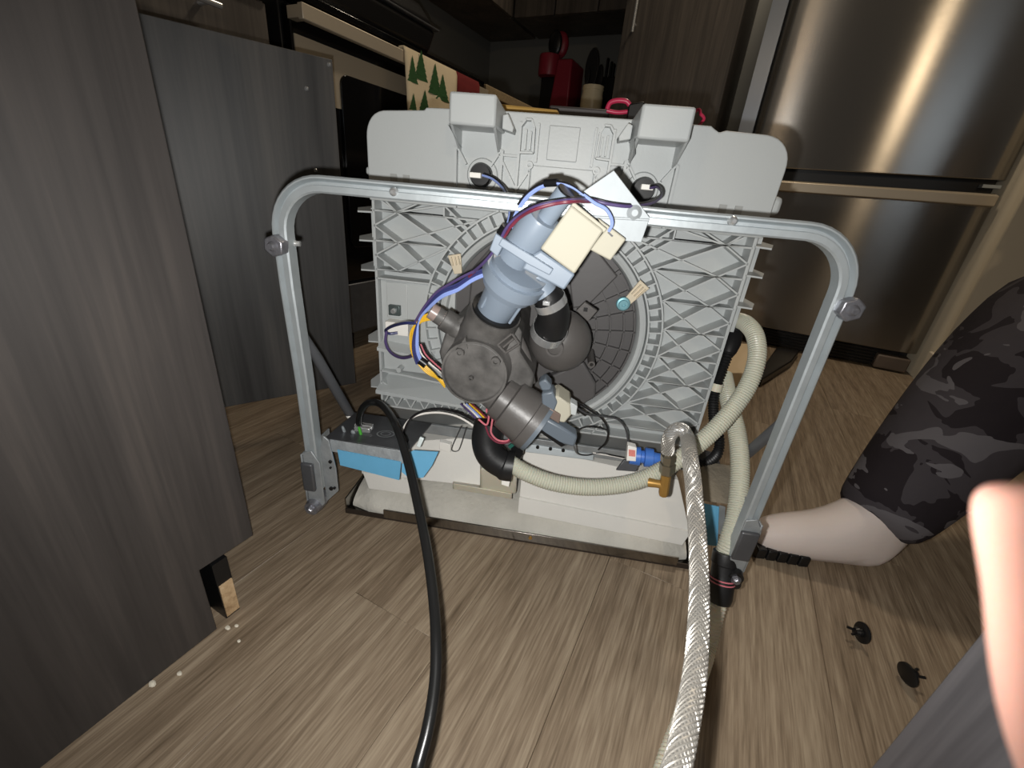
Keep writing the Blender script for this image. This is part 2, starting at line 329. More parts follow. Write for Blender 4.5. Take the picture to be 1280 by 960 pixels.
wd.prism(pl, CX+.001, CX+.008, fn=lambda p, x: (x, p[0], p[1])); ob('oven_window', wd, GLASSB, od, bevel=.002)
h0, h1 = onX(377, 2, CX+.05), onX(512, 62, CX+.05)
hz = (onX(377, 2, CX+.05)[2]+onX(382, 24, CX+.05)[2])/2; HZ0, HZ1 = hz-.0155, hz+.0155
hd = ob('oven_handle', MB().bx(CX+.034, CX+.05, h0[1], RY1-.03, HZ0, HZ1), RANGES, rg, bevel=.002)
for y in (h0[1]+.012, RY1-.045): ob('handle_bracket', MB().bx(CX, CX+.036, y-.012, y+.012, HZ0+.004, HZ1-.004), RANGES, hd)
ob('bottom_drawer', MB().bx(CX-.028, CX-.002, RY0+.004, RY1-.004, .07, .23), DSTEEL, rg, bevel=.004)
# covered pan on the cooktop
pn = thing('roasting_pan', 'large black covered roasting pan standing on the cooktop', 'pan', (-1.2, 1.1, .914))
ob('pan_body', MB().hull8([(-1.33,.87,.914),(CX-.005,.87,.914),(CX-.005,1.375,.914),(-1.33,1.375,.914)], [(-1.35,.85,.985),(CX+.012,.85,.985),(CX+.012,1.395,.985),(-1.35,1.395,.985)]), BLACK, pn, bevel=.018, seg=3)
ob('lid', MB().hull8([(-1.35,.85,.988),(CX+.01,.85,.988),(CX+.01,1.395,.988),(-1.35,1.395,.988)], [(-1.33,.88,1.05),(CX-.03,.88,1.05),(CX-.03,1.36,1.05),(-1.33,1.36,1.05)]), BLACK, pn, bevel=.02, seg=3)
ob('rim', MB().bx(-1.355, CX+.016, .845, 1.40, .983, .989), DSTEEL, pn, bevel=.002)
# tree towel over the oven handle
def towel(name, y0, y1, drop, label, cat, mt, thick=.004, seed=0, x=CX+.053):
    rnd = random.Random(seed); ny = 18; prof = [(-.022-.004, -.02), (-.022-.004, 0), (-.014, .012), (.001, .012), (.006, 0)]+[(.006+.001*i, -drop*i/8) for i in range(1, 9)]
    vs = []; fs = []
    for j in range(ny+1):
        t = j/ny; wv = .004*math.sin(t*9+seed)+.002*math.sin(t*23)
        for (px, pz) in prof: vs.append((x-.006+px+(wv*min(1, -pz*8) if pz < 0 and px > 0 else 0), y0+(y1-y0)*t, HZ1-.003+pz))
    n = len(prof)
    for j in range(ny):
        for i in range(n-1): fs.append((j*n+i, j*n+i+1, (j+1)*n+i+1, (j+1)*n+i))
    o = ob(name, MB().add(vs, fs), mt); so = o.modifiers.new('thick', 'SOLIDIFY'); so.thickness = thick; so.offset = 0
    return tag(o, label, cat)
TW = mat('linen_towel', srgb(226,208,174), .9, bump=.5, bscale=300, var=.08, vscale=30)
TWR = mat('red_plaid', srgb(120,34,36), .9, bump=.5, bscale=300, var=.35, vscale=40, stretch=(1,.2,3))
TGR = mat('tree_green_print', srgb(44,84,40), .9, var=.35, vscale=120)
XT = CX+.053
ty0 = onX(510, 62, XT+.012)[1]; ty1 = onX(571, 92, XT)[1]; ty2 = onX(599, 110, XT)[1]
tw = towel('tree_towel', ty0, ty1, .27, 'cream dish towel printed with green fir trees, hanging on the oven handle', 'towel', TW, seed=1)
towel('plaid_towel', ty1+.002, ty2, .25, 'dark red plaid towel hanging beside the tree towel', 'towel', TWR, seed=4)
def towel_x(y, z):
    t = (y-ty0)/(ty1-ty0); pz = z-(HZ1-.003); pz = min(0, pz); wv = .004*math.sin(t*9+1)+.002*math.sin(t*23)
    return XT-.006+.006+.001*8*(-pz/.27)+wv*min(1, -pz*8)+.0028
for (u, v, hh, ww) in ((517,103,34,9),(528,100,38,11),(545,118,40,10),(554,126,34,10),(532,142,30,10),(516,138,22,7)):
    b0 = onX(u, v, XT+.008); t0 = onX(u, v-hh, XT+.008); wy = abs(onX(u+ww, v, XT+.008)[1]-b0[1])*.8; hz_ = t0[2]-b0[2]; m = MB(); nl = 6
    for i in range(nl):                                  # stacked boughs, each its own strip that follows the cloth
        z0_, z1_ = b0[2]+hz_*i/nl, b0[2]+hz_*(i+1.25)/nl; w0, w1 = wy*(1-i/nl), wy*max(0.0, 1-(i+1.25)/nl)*.75
        P = [(b0[1]-w0, z0_), (b0[1], z0_-hz_*.02), (b0[1]+w0, z0_), (b0[1]+w1, min(z1_, t0[2])), (b0[1]-w1, min(z1_, t0[2]))]
        P = [(min(max(y, ty0+.001), ty1-.001), z) for y, z in P]
        m.add([(towel_x(y, z)+.0003*i, y, z) for y, z in P], [(0,1,2,3,4)])
    ob('tree_print', m, TGR, tw)
# counter beyond the range and along the back wall
tag(ob('countertop', MB().bx(-1.695, CX+.02, RY1+.004, 2.85, .872, .908), GRAN, bevel=.004), 'speckled granite countertop in the corner beyond the range', 'countertop')
tag(ob('corner_cabinet', MB().bx(-1.69, CX-.02, RY1+.006, 2.85, .1, .87).bx(-1.66, CX-.09, RY1+.006, 2.85, 0, .1), DARKW2), 'dark corner base cabinet under the granite beyond the range', 'cabinet')
BYF = 2.2; TX0 = -.664
tag(ob('countertop', MB().bx(CX+.024, TX0-.004, BYF, 2.85, .872, .908), GRAN, bevel=.004), 'speckled granite countertop under the red coffee maker', 'countertop')
bc = thing('base_cabinet', 'dark base cabinet under the coffee maker counter', 'cabinet', (-.85, 2.5, 0))
ob('carcass', MB().bx(CX-.018, TX0-.004, BYF+.045, 2.85, .1, .87).bx(CX-.018, TX0-.004, BYF+.1, 2.85, 0, .1), DARKW2, bc)
ob('cabinet_door', MB().bx(CX-.015, TX0-.006, BYF+.022, BYF+.042, .105, .865), DARKW2, bc, bevel=.002)
# upper cabinets
ub = thing('wall_cabinet', 'dark wall cabinets above the coffee maker', 'wall cabinet', (-1.0, 2.7, 1.37))
ob('carcass', MB().bx(-1.36, TX0-.004, 2.54, 2.85, 1.375, 2.2), DARKW2, ub)
for i, (a, b_) in enumerate(((-1.36,-1.13),(-1.125,-.90),(-.895,TX0-.006))):
    d_ = ob('cabinet_door', MB().bx(a+.001, b_-.001, 2.518, 2.538, 1.375, 2.2), DARKW2, ub, bevel=.002)
    ob('door_handle', MB().tube([(b_-.03, 2.49, 1.43), (b_-.03, 2.49, 1.6)], .005, 10).cyl((b_-.03,2.518,1.45),(b_-.03,2.49,1.45),.004).cyl((b_-.03,2.518,1.58),(b_-.03,2.49,1.58),.004), CHROME, d_)
ul = thing('wall_cabinet', 'dark wall cabinet in the corner beyond the range', 'wall cabinet', (-1.55, 2.3, 1.37))
ob('carcass', MB().bx(-1.695, -1.385, RY1+.05, 2.85, 1.375, 2.2), DARKW2, ul)
ob('cabinet_door', MB().bx(-1.383, -1.365, RY1+.052, 2.51, 1.375, 2.2), DARKW2, ul, bevel=.002)
hood = thing('range_hood', 'black range hood above the cooktop', 'range hood', (-1.5, 1.27, 1.5))
ob('hood_body', MB().bx(-1.69, -1.22, RY0, RY1, 1.50, 1.58), BLACK, hood, bevel=.01)
ob('grease_filter', MB().bx(-1.6, -1.3, RY0+.08, RY1-.08, 1.494, 1.5), DSTEEL, hood)
# tall pantry beside the fridge
tc_ = thing('pantry_cabinet', 'tall dark wood-grain pantry cabinet beside the fridge', 'cabinet', (-.42, 2.5, 0))
tx1 = -.205
ob('carcass', MB().bx(TX0, tx1, BYF+.022, 2.85, .1, 2.2).bx(TX0, tx1, BYF+.09, 2.85, 0, .1), DARKW2, tc_)
d_ = ob('cabinet_door', MB().bx(TX0, tx1, BYF, BYF+.02, .105, 2.2), DARKW2, tc_, bevel=.0015)
q = onY(790, 40, BYF-.03)
ob('door_handle', MB().tube([(q[0], BYF-.03, q[2]), (q[0], BYF-.03, q[2]+.22)], .006, 12).cyl((q[0],BYF,q[2]+.03),(q[0],BYF-.03,q[2]+.03),.005).cyl((q[0],BYF,q[2]+.19),(q[0],BYF-.03,q[2]+.19),.005), CHROME, d_)

# ---------------------------------------------------------------- refrigerator
FY = 2.16; fx0, fx1 = -.112, .757; fxd = -.056
fr = thing('refrigerator', 'large stainless bottom-freezer refrigerator', 'refrigerator', ((fx0+fx1)/2, FY+.35, 0))
ob('case', MB().bx(fx0+.015, fx1-.01, FY+.075, 2.84, .05, 1.78), mat('fridge_case', srgb(48,48,50), .4), fr, bevel=.004)
def fdoor(name, z0, z1):
    pl = []; r = .035                                    # plan outline with rounded front corners
    for cx, cy, a0 in ((fxd+r, FY+r, 180), (fx1-r, FY+r, 270)):
        pl += [(cx+r*math.cos(math.radians(a0+k*10)), cy+r*math.sin(math.radians(a0+k*10))) for k in range(10)]
    bow = []                                             # faintly bowed front
    a, b_ = pl[9], pl[10]
    for k in range(1, 24): t = k/24; bow.append((a[0]+(b_[0]-a[0])*t, FY-.006*math.sin(PI*t)))
    pl = pl[:10]+bow+pl[10:]+[(fx1, FY+.068), (fxd, FY+.068)]
    m = MB(); n = len(pl); cxm = (fx0+fx1)/2
    m.prism(pl, z0, z1, fn=lambda p, z: (p[0], p[1], z))
    me_off = Vector((cxm, FY+2.5, 0))
    o = ob(name, m, FRIDGE, fr, bevel=.003); return o
ud = fdoor('fridge_door', .713, 1.77); ld = fdoor('freezer_drawer', .085, .668)
ob('steel_edge_strip', MB().bx(fx0, fxd-.003, FY+.018, FY+.07, .72, 1.76), mat('pale_steel', srgb(180,190,204), .3, .9), ud)
ob('door_gap', MB().bx(fx0+.02, fx1-.02, FY+.03, FY+.074, .655, .73), BLACK, fr)
ob('drawer_handle', MB().hull8([(fx0+.02,FY-.022,.632),(fx1-.012,FY-.022,.632),(fx1-.012,FY+.004,.628),(fx0+.02,FY+.004,.628)], [(fx0+.02,FY-.022,.664),(fx1-.012,FY-.022,.664),(fx1-.012,FY+.01,.672),(fx0+.02,FY+.01,.672)]), RANGES, ld, bevel=.002)
gk = ob('kick_grille', MB().bx(fx0+.01, fx1-.05, FY+.03, FY+.06, .008, .082), BLACK, fr)
for i in range(5): ob('grille_slat', MB().bx(fx0+.02, fx1-.07, FY+.022, FY+.03, .014+i*.013, .021+i*.013), BLACK, gk)
ob('leg_cover', MB().bx(fx1-.125, fx1-.015, FY-.004, FY+.06, .006, .062), mat('leg_cover_grey', srgb(110,98,88), .5), fr, bevel=.006)
ob('hinge_cap', MB().bx(fx1-.06, fx1-.012, FY+.0, FY+.03, .688, .698), ZINC, fr)

# ---------------------------------------------------------------- things on the back counter
REDP = mat('dark_red_plastic', srgb(132,34,50), .4, var=.1)
def pt(u, v, y): return onY(u, v, y)
CT = .909
cy = 2.52; a = pt(690, 90, cy); kx = a[0]
kf = thing('coffee_maker', 'dark red single-cup coffee maker with black open lid', 'coffee maker', (kx, cy, CT))
def sz(u0, u1, v, y): return abs(pt(u1, v, y)[0]-pt(u0, v, y)[0])
wB = sz(698, 718, 100, cy)
xL, xH, xR_ = pt(676, 90, cy)[0], pt(700, 90, cy)[0], pt(718, 90, cy)[0]; zt = pt(705, 77, cy)[2]; zh0, zh1 = pt(685, 97, cy)[2], pt(685, 71, cy)[2]; zl = pt(695, 38, cy)[2]
ob('body', MB().hull8([(xH-.03,cy-.05,CT),(xR_+.005,cy-.05,CT),(xR_+.005,cy+.14,CT),(xH-.03,cy+.14,CT)], [(xH,cy-.05,zt),(xR_,cy-.05,zt),(xR_,cy+.14,zt),(xH,cy+.14,zt)]), REDP, kf, bevel=.008)
ob('brew_head', MB().lathe(((xL+xH)/2,cy-.02,zh0),((xL+xH)/2,cy-.02,zh1),[(0,(xH-xL)/2*.95),(.1,(xH-xL)/2),(.9,(xH-xL)/2),(1,(xH-xL)/2*.95)],28), REDP, kf)
ob('cup_column', MB().hull8([(xL+.012,cy-.01,CT),(xH-.02,cy-.01,CT),(xH-.02,cy+.1,CT),(xL+.012,cy+.1,CT)], [(xL+.012,cy-.01,zh0),(xH-.01,cy-.01,zh0),(xH-.01,cy+.1,zh0),(xL+.012,cy+.1,zh0)]), BLACK, kf)
hx = (xL+xH)/2
ob('lid_inside', MB().ball((hx+.012, cy+.0, zl-.055), .045, (.85,.35,1.25)), BLACK, kf)
ob('open_lid', MB().ball((hx+.03, cy+.03, zl-.055), .052, (.85,.5,1.15)), REDP, kf)
# crock with utensils
cr = pt(740, 122, 2.42); crx = cr[0]; r_ = sz(727, 753, 125, 2.42)/2; zt = pt(740, 108, 2.42)[2]
ck = thing('utensil_crock', 'cream ceramic crock holding black kitchen utensils', 'crock', (crx, 2.42, CT))
ob('pot', MB().lathe((crx,2.42,CT),(crx,2.42,zt),[(0,r_*.94),(.06,r_),(.62,r_),(.78,r_*.93),(.86,r_*.93),(.88,r_*.97),(1,r_*.96),(1,r_*.82),(.4,r_*.8)],28,cap=False).lathe((crx,2.42,CT+.01),(crx,2.42,CT+.012),[(0,r_*.8),(1,r_*.8)]), mat('cream_ceramic', srgb(232,218,184), .3), ck)
def utensil(name, du, v, wpx, hpx, label, lean, yo, kind):
    top = pt(740+du, v, 2.42); t = thing(name, label, 'utensil', (crx, 2.42+yo, CT+.03), group=None)
    b0 = np.array([crx+du*.0006, 2.42+yo*.5, CT+.02]); tp = np.array([top[0], 2.42+yo, top[2]])
    hw = sz(740-wpx/2, 740+wpx/2, 80, 2.42)/2; hh = hpx*sz(739, 740, 80, 2.42)
    ob('handle', MB().tube([b0, tp-np.array([0,0,hh])], .005, 10), BLACK, t)
    pl = [(hw*math.cos(a)*(1 if kind else .8), hh*.5+hh*.55*math.sin(a)) for a in [2*PI*k/20 for k in range(20)]]
    m = MB().prism([(tp[0]+x, tp[2]-hh+z) for x, z in pl], tp[1]-.004, tp[1]+.004); ob('head', m, BLACK, t, bevel=.003)
utensil('ladle', 3, 62, 17, 38, 'large black ladle standing tallest in the cream crock', 0, .0, 1)
utensil('spatula', -3, 86, 7, 16, 'slim black spatula leaning left in the cream crock', 0, -.015, 0)
utensil('slotted_spoon', 9, 80, 9, 24, 'black slotted spoon behind the ladle in the cream crock', 0, .03, 1)
# knife block in the shade by the pantry
kb = thing('knife_block', 'black knife block in the shade beside the pantry', 'knife block', (pt(764,100,2.55)[0], 2.55, CT))
kx = pt(763, 100, 2.55)[0]
ob('block', MB().hull8([(kx-.04,2.5,CT),(kx+.03,2.5,CT),(kx+.03,2.62,CT),(kx-.04,2.62,CT)], [(kx-.04,2.53,CT+.2),(kx+.03,2.53,CT+.2),(kx+.03,2.64,CT+.16),(kx-.04,2.64,CT+.16)]), BLACK, kb, bevel=.004)
for i in range(4): ob('knife_handle', MB().box((kx-.026+i*.018, 2.545+.012*(i%2), CT+.235-.012*(i%3)), (.011,.02,.09)), BLACK, kb, bevel=.003)

# ================================================================ the dishwasher (its own frame: x across, y away from the camera, z up)
YO = .62
DW = thing('dishwasher', 'dishwasher tipped onto its door, grey ribbed underside with pumps and hoses showing', 'dishwasher')
DW.location = Vector((EY*YO).tolist()); DW.rotation_euler = (0,0,TH); OFF[DW.name] = (0, YO, 0)
cx = -.0175; RC = (-.0235, .354)
YF = .61                                            # front of the ribs
# tub and door behind
tub = MB(); tp = []
for qx, qz, a0 in ((.22,.585,0),(-.255,.585,90),(-.255,.12,180),(.22,.12,270)):
    tp += [(qx+.03*math.cos(math.radians(a0+k*15)), qz+.03*math.sin(math.radians(a0+k*15))) for k in range(7)]
tub.prism(tp, .66, 1.40); ob('tub', tub, mat('tub_steel', srgb(150,152,152), .4, .7, var=.1), DW)
# ---- base pan, upper smooth half
up = [(-.277,.512),(-.277,.588),(-.2765,.594),(-.275,.600),(-.2725,.6055),(-.269,.6105),(-.2645,.6145),(-.259,.6172),(-.253,.6188),(-.199,.6225),(-.197,.6255),(-.10,.6285),(.06,.6300),(.150,.6295),(.155,.6265),(.161,.6235),(.168,.6260),(.215,.6250),(.222,.6240),(.2285,.6220),(.2345,.6185),(.2395,.614),(.2435,.6085),(.246,.6025),(.2472,.596),(.2475,.589),(.2455,.512)]
pan = ob('base_pan', MB().prism(up, .606, .66), GREY, DW, bevel=.010, seg=4)
ob('lower_plate', MB().prism([(-.274,.186),(-.274,.514),(.240,.514),(.240,.19)], .636, .648), GREY, DW)
ob('side_return', MB().bx(.240, .2425, .612, .70, .19, .514), GREY, DW); ob('side_flange', MB().bx(.2425, .258, .636, .70, .38, .53), GREY, DW)
ob('side_return', MB().bx(-.2765, -.274, .612, .70, .19, .514), GREY, DW); ob('side_flange', MB().bx(-.289, -.2765, .636, .70, .41, .5), GREY, DW)
# ribs
def rib(m, a, b, t=.0022, y0=YF, y1=.638):
    a = np.array(a); b = np.array(b); d = b-a; l = np.hypot(*d)
    if l < 1e-4: return
    n = np.array([-d[1], d[0]])/l*t/2
    q = [a-n, b-n, b+n, a+n]; m.hull8([(p[0], y0, p[1]) for p in q], [(p[0], y1, p[1]) for p in q])
lat = MB(); rows = [.499-.0405*k for k in range(8)]
RR = .177
def ringx(z, s):
    d = RR**2-(z-RC[1])**2; return RC[0]+s*(math.sqrt(d) if d > 0 else .02)
def circ_clip(p, q):                                 # from p (outside) towards q, stop at the ring
    p = np.array(p); q = np.array(q); d = q-p; f = p-np.array(RC); A = d@d; B = 2*f@d; C = f@f-RR**2; D = B*B-4*A*C
    if D < 0: return q
    t = (-B-math.sqrt(D))/(2*A); return p+d*t if 0 < t < 1 else q
for s in (1, -1):
    ex_ = cx+s*.2565; mx_ = cx+s*.2225
    for k, z in enumerate(rows):
        if s < 0 and .245 < z < .40: continue
        M = (mx_, z); rp = (ringx(z, s), z)
        lo = s < 0 and z < .30
        lat and rib(lat, M, (ex_, z))
        for dz in (0, -.0405, .0405):
            tz = z+dz
            if s < 0 and .245 < tz < .405: continue
            if tz > .515 or tz < .2: continue
            tgt = (ringx(tz, s), tz) if abs(tz-RC[1]) < RR-.01 else (RC[0]+s*.06, tz)
            rib(lat, M, circ_clip(M, tgt))
        if abs(z-rows[0]) < 1e-6:                     # upper row reaches over the ring
            for x_, z_ in ((cx+s*.155, .514), (cx+s*.19, .514), (cx+s*.24, .514)): rib(lat, M, (x_, z_))
            rib(lat, (cx+s*.155,.514), circ_clip((cx+s*.155,.514),(cx+s*.10,.47))); rib(lat, (cx+s*.155,.499), circ_clip((cx+s*.155,.499),(cx+s*.06,.43)))
            rib(lat, (cx+s*.155,.514), (cx+s*.155,.499)); rib(lat, M, (cx+s*.155,.499))
        for dz in (.0205, -.0205):
            if s < 0 and .24 < z+dz < .405: continue
            if z+dz < .195: continue
            rib(lat, M, (ex_, z+dz))
    for i in range(9):                                # lower fan under the ring
        a = math.radians(-92+s*(6+i*5)) if s > 0 else math.radians(-88-(6+i*5))
        p = np.array(RC)+RR*np.array([math.cos(a), math.sin(a)]); x2 = p[0]+s*.02*(1 if i % 2 else -1)
        if p[1] > .2: rib(lat, p, (x2, .192))
rib(lat, (-.274,.191), (.240,.194), .003); rib(lat, (-.274,.405), (ringx(.405,-1),.405)); rib(lat, (-.274,.255), (-.13,.243), .003)
rib(lat, (-.274,.213),(.10,.20)); rib(lat, (.239,.19), (.239,.512), .003); rib(lat, (-.2735,.19), (-.2735,.512), .003)
for i in range(7):
    xa = -.272+i*.024; rib(lat, (xa,.193), (xa+.012,.216)); rib(lat, (xa+.012,.216), (xa+.024,.193))
ob('rib_lattice', lat, GREY, DW)
# ring: two walls, spokes between, a smooth sealing bead
ring = MB()
def ann(m, r0, r1, y0, y1, n=96):
    P = [(math.cos(2*PI*k/n), math.sin(2*PI*k/n)) for k in range(n)]; c0, c1 = RC
    vs = [(c0+r*x, y, c1+r*z) for r, y in ((r0,y0),(r1,y0),(r1,y1),(r0,y1)) for x, z in P]
    m.add(vs, [(j*n+k, j*n+(k+1)%n, ((j+1)%4)*n+(k+1)%n, ((j+1)%4)*n+k) for j in range(4) for k in range(n)])
ann(ring, .1745, .177, YF-.002, .638); ann(ring, .1555, .158, YF-.002, .638)
for k in range(60):
    a = 2*PI*k/60; c, s = math.cos(a), math.sin(a); rib(ring, (RC[0]+.157*c, RC[1]+.157*s), (RC[0]+.176*c, RC[1]+.176*s), .0022)
ob('toothed_ring', ring, GREY, DW)
bead = MB(); prof = [(.1415,.640),(.1425,.618),(.1450,.611),(.149,.6085),(.153,.610),(.1556,.616),(.1556,.640)]; n = 96
bead.add([(RC[0]+r*math.cos(2*PI*k/n), y, RC[1]+r*math.sin(2*PI*k/n)) for r, y in prof for k in range(n)], [(j*n+k, j*n+(k+1)%n, (j+1)*n+(k+1)%n, (j+1)*n+k) for j in range(len(prof)-1) for k in range(n)])
ob('sealing_bead', bead, GREY, DW)
disc = MB().lathe((RC[0], .626, RC[1]), (RC[0], .64, RC[1]), [(0,.1415),(1,.1415)], 80); sp = ob('sump_disc', disc, DGREY2, DW)
rb = MB()
for r in (.062,.084,.104,.124,.139):
    for k in range(40):
        a0, a1 = [math.radians(-62+k*2.6+q) for q in (0, 2.7)]; rib(rb, (RC[0]+r*math.cos(a0), RC[1]+r*math.sin(a0)), (RC[0]+r*math.cos(a1), RC[1]+r*math.sin(a1)), .0026, .619, .628)
for k in range(9): a = math.radians(-60+k*13); rib(rb, (RC[0]+.05*math.cos(a), RC[1]+.05*math.sin(a)), (RC[0]+.141*math.cos(a), RC[1]+.141*math.sin(a)), .0026, .619, .628)
ob('disc_ribs', rb, DGREY2, sp)
def q_(pts, y): return [tuple(Lp(u, v, y)[[0, 2]]) for u, v in pts]
ob('raised_sector', MB().prism(q_([(708,320),(741,306),(772,345),(735,382),(716,385)], .61), .608, .63), DGREY2, sp, bevel=.002)
ob('raised_sector', MB().prism(q_([(729,452),(745,480),(744,497),(718,513),(690,505),(672,478)], .61), .610, .63), DGREY2, sp, bevel=.003)
ob('raised_sector', MB().prism(q_([(590,335),(612,310),(640,300),(640,335),(625,345),(600,385),(585,382)], .61), .610, .63), DGREY2, sp, bevel=.003)
# clips holding the disc
def clip(u0, v0, u1, v1, wpx, screw, name='retaining_clip'):
    a = Lp(u0, v0, .602); b = Lp(u1, v1, .602); d = (b-a)[[0,2]]; l = np.hypot(*d); d /= l; n = np.array([-d[1], d[0]])*wpx*mpp(u0, v0, .6)/2
    A, B = a[[0,2]], b[[0,2]]; m = MB()
    m.prism([tuple(A-n), tuple(B-n*.6), tuple(B+n*.6), tuple(A+n)], .600, .604)
    for t in (-.45, .1, .6): c0 = A+n*t+d*l*.1; c1 = A+n*t+d*l*.55; rib(m, c0, c1, .0016, .5965, .602)
    o = ob(name, m, TAN, DW, bevel=.001)
    if screw: 
        s = Lp(*screw, .598); ob('screw', MB().lathe((s[0],.592,s[2]),(s[0],.606,s[2]),[(.12,.0022),(0,.0026),(0,.0060),(.32,.0064),(.34,.0086),(.45,.0098),(.6,.0098),(.6,.005),(1,.005)],24), TEAL, o)
clip(806,355,780,381,16,(779,380)); clip(568,318,573,342,17,None); 
# foot blocks
def block(x0, x1, zb0, zt0, side):
    yb, yf = .609, .552; m = MB()
    m.hull8([(x0,yf,zb0),(x1,yf,zb0),(x1,yf,zt0),(x0,yf,zt0)], [(x0-.004,yb,zb0),(x1+.004,yb,zb0),(x1+.004,yb,zt0-.008),(x0-.004,yb,zt0-.008)])
    o = ob('foot_block', m, GREY, DW, bevel=.003)
    mid = (x0+x1)/2; m = MB()
    m.add([(x0-.002,.556,zb0),(x0+.004,.575,zb0-.014),(x0+.004,YF,zb0-.02),(x0-.002,YF,zb0)], [(0,1,2,3)])
    rib(m, (x0-.003,.585), (x0-.002,.513), .0035, .597, .61); rib(m, (x1+.003,.585), (x1+.002,.513), .0035, .597, .61)
    rib(m, (x0-.002,.586), (mid-.016,.566), .0025, .598, .61); rib(m, (x1+.002,.586), (mid+.016,.566), .0025, .598, .61)
    rib(m, (x0-.002,.516), (mid-.012,.540), .0025, .600, .61); rib(m, (x1+.002,.516), (mid+.012,.540), .0025, .600, .61)
    m.hull8([(x0,.556,zb0+.002),(x0+.003,.556,zb0+.002),(x0+.003,.600,zb0-.022),(x0,.600,zb0-.022)],[(x0,.606,zb0+.002),(x0+.003,.606,zb0+.002),(x0+.003,.61,zb0-.022),(x0,.61,zb0-.022)])
    m.hull8([(x1-.003,.556,zb0+.002),(x1,.556,zb0+.002),(x1,.600,zb0-.022),(x1-.003,.600,zb0-.022)],[(x1-.003,.606,zb0+.002),(x1,.606,zb0+.002),(x1,.61,zb0-.022),(x1-.003,.61,zb0-.022)])
    ob('block_ribs', m, GREY, o)
    lg = MB()                                         # small side lug
    xs = x1+.004 if side > 0 else x0-.004
    lg.prism([(xs,.620),(xs+side*.006,.622),(xs+side*.014,.608),(xs+side*.013,.603),(xs,.606)], .578, .606); ob('side_lug', lg, GREY, o, bevel=.001)
block(-.1525, -.0985, .6035, .636, 1); block(.061, .1175, .6045, .638, -1)
# black caps with white plugs
for (u, v, pu, pv, du_) in ((602,219,594,219,-1),(803,237,809,234,1)):
    c = Lp(u, v, .60); m = MB(); hx_ = [( .0145*math.cos(PI*k/3+.2), .0145*math.sin(PI*k/3+.2)) for k in range(6)]
    m.lathe((c[0],.588,c[2]),(c[0],.612,c[2]),[(0,.009),(0,.0125),(.2,.0142),(.45,.0142),(.5,.0128),(.7,.0145),(1,.0145)],28)
    o = ob('float_cap', m, BLACK, DW); ob('hex_collar', MB().prism([(c[0]+a, c[2]+b_) for a, b_ in hx_], .594, .604), BLACK, o, bevel=.001)
    ob('collar_ring', MB().lathe((c[0],.604,c[2]),(c[0],.608,c[2]),[(0,.019),(.5,.0205),(1,.0205)],36), GREY, o)
    p = Lp(pu, pv, .582); ob('white_plug', MB().box((p[0],.586,p[2]),(.0145,.012,.0062)), WHITE, o, bevel=.0008)
# middle of the pan: raised panel, loops, bosses, diagonal ribs
cp = MB(); cp.bx(-.040,-.002,.6035,.607,.579,.617).bx(-.058,.022,.6045,.607,.532,.572); ob('centre_panel', cp, GREY, pan, bevel=.001)
for s, xa in ((1,-.0655),(-1,.030)):
    m = MB(); x = xa
    rib(m, (x-s*.009,.617), (x-s*.009,.516), .003, .596, .607); rib(m, (x+s*.013,.617), (x+s*.013,.575), .0025, .597, .607)
    arc = [(x-s*.009,.612),(x-s*.003,.620),(x+s*.004,.620),(x+s*.008,.612),(x+s*.009,.585),(x-s*.009,.584)]
    for i in range(len(arc)-1): rib(m, arc[i], arc[i+1], .0022, .594, .607)
    rib(m, (x-s*.002,.610), (x-s*.002,.588), .0022, .598, .607); rib(m, (x+s*.004,.608), (x+s*.004,.588), .0022, .598, .607)
    rib(m, (x-s*.009,.580), (x-s*.034,.580), .0025, .598, .607); rib(m, (x-s*.034,.580), (x-s*.009,.541), .0025, .598, .607)
    rib(m, (x-s*.009,.541), (x+s*.006,.565), .0022, .598, .607); rib(m, (x-s*.034,.541), (x+s*.006,.540), .0022, .600, .607); rib(m, (x+s*.006,.535), (x+s*.006,.57), .0022, .598, .607)
    m.lathe((x+s*.006,.594,.571),(x+s*.006,.607,.571),[(0,.0022),(0,.0045),(1,.0045)],16,cap=False)
    ob('moulded_loop', m, GREY, pan)
SLG = mat('slot_grey', srgb(150,152,150), .5)
for x in (-.241,-.2235,.187,.206): ob('slot', MB().bx(x-.0045, x+.0045, .6045, .607, .520, .547), SLG, pan)
ob('lug', MB().bx(-.288,-.276,.622,.64,.543,.553), GREY, pan, bevel=.003); ob('lug', MB().bx(.246,.262,.618,.64,.540,.562), GREY, pan, bevel=.006)
# side fins
for s, lst in ((1, (.500,.463,.421)), (-1, (.495,.456,.414,.302,.222))):
    xe = cx+s*.2575
    for z in lst:
        big = s < 0 and z < .35; x2 = xe+s*(.031 if not big else .026); t = .0022
        ob('side_fin', MB().add([(xe,.612,z),(x2-s*.008,.612,z-.001),(x2,.630,z+.003),(x2-s*.006,.68,z+.004),(xe,.68,z)]+[(xe,.612,z+t),(x2-s*.008,.612,z+t-.001),(x2,.630,z+t+.002),(x2-s*.006,.68,z+t+.004),(xe,.68,z+t)],
           [(0,1,2,3,4),(9,8,7,6,5)]+[(i,(i+1)%5,(i+1)%5+5,i+5) for i in range(5)]), GREY, DW)
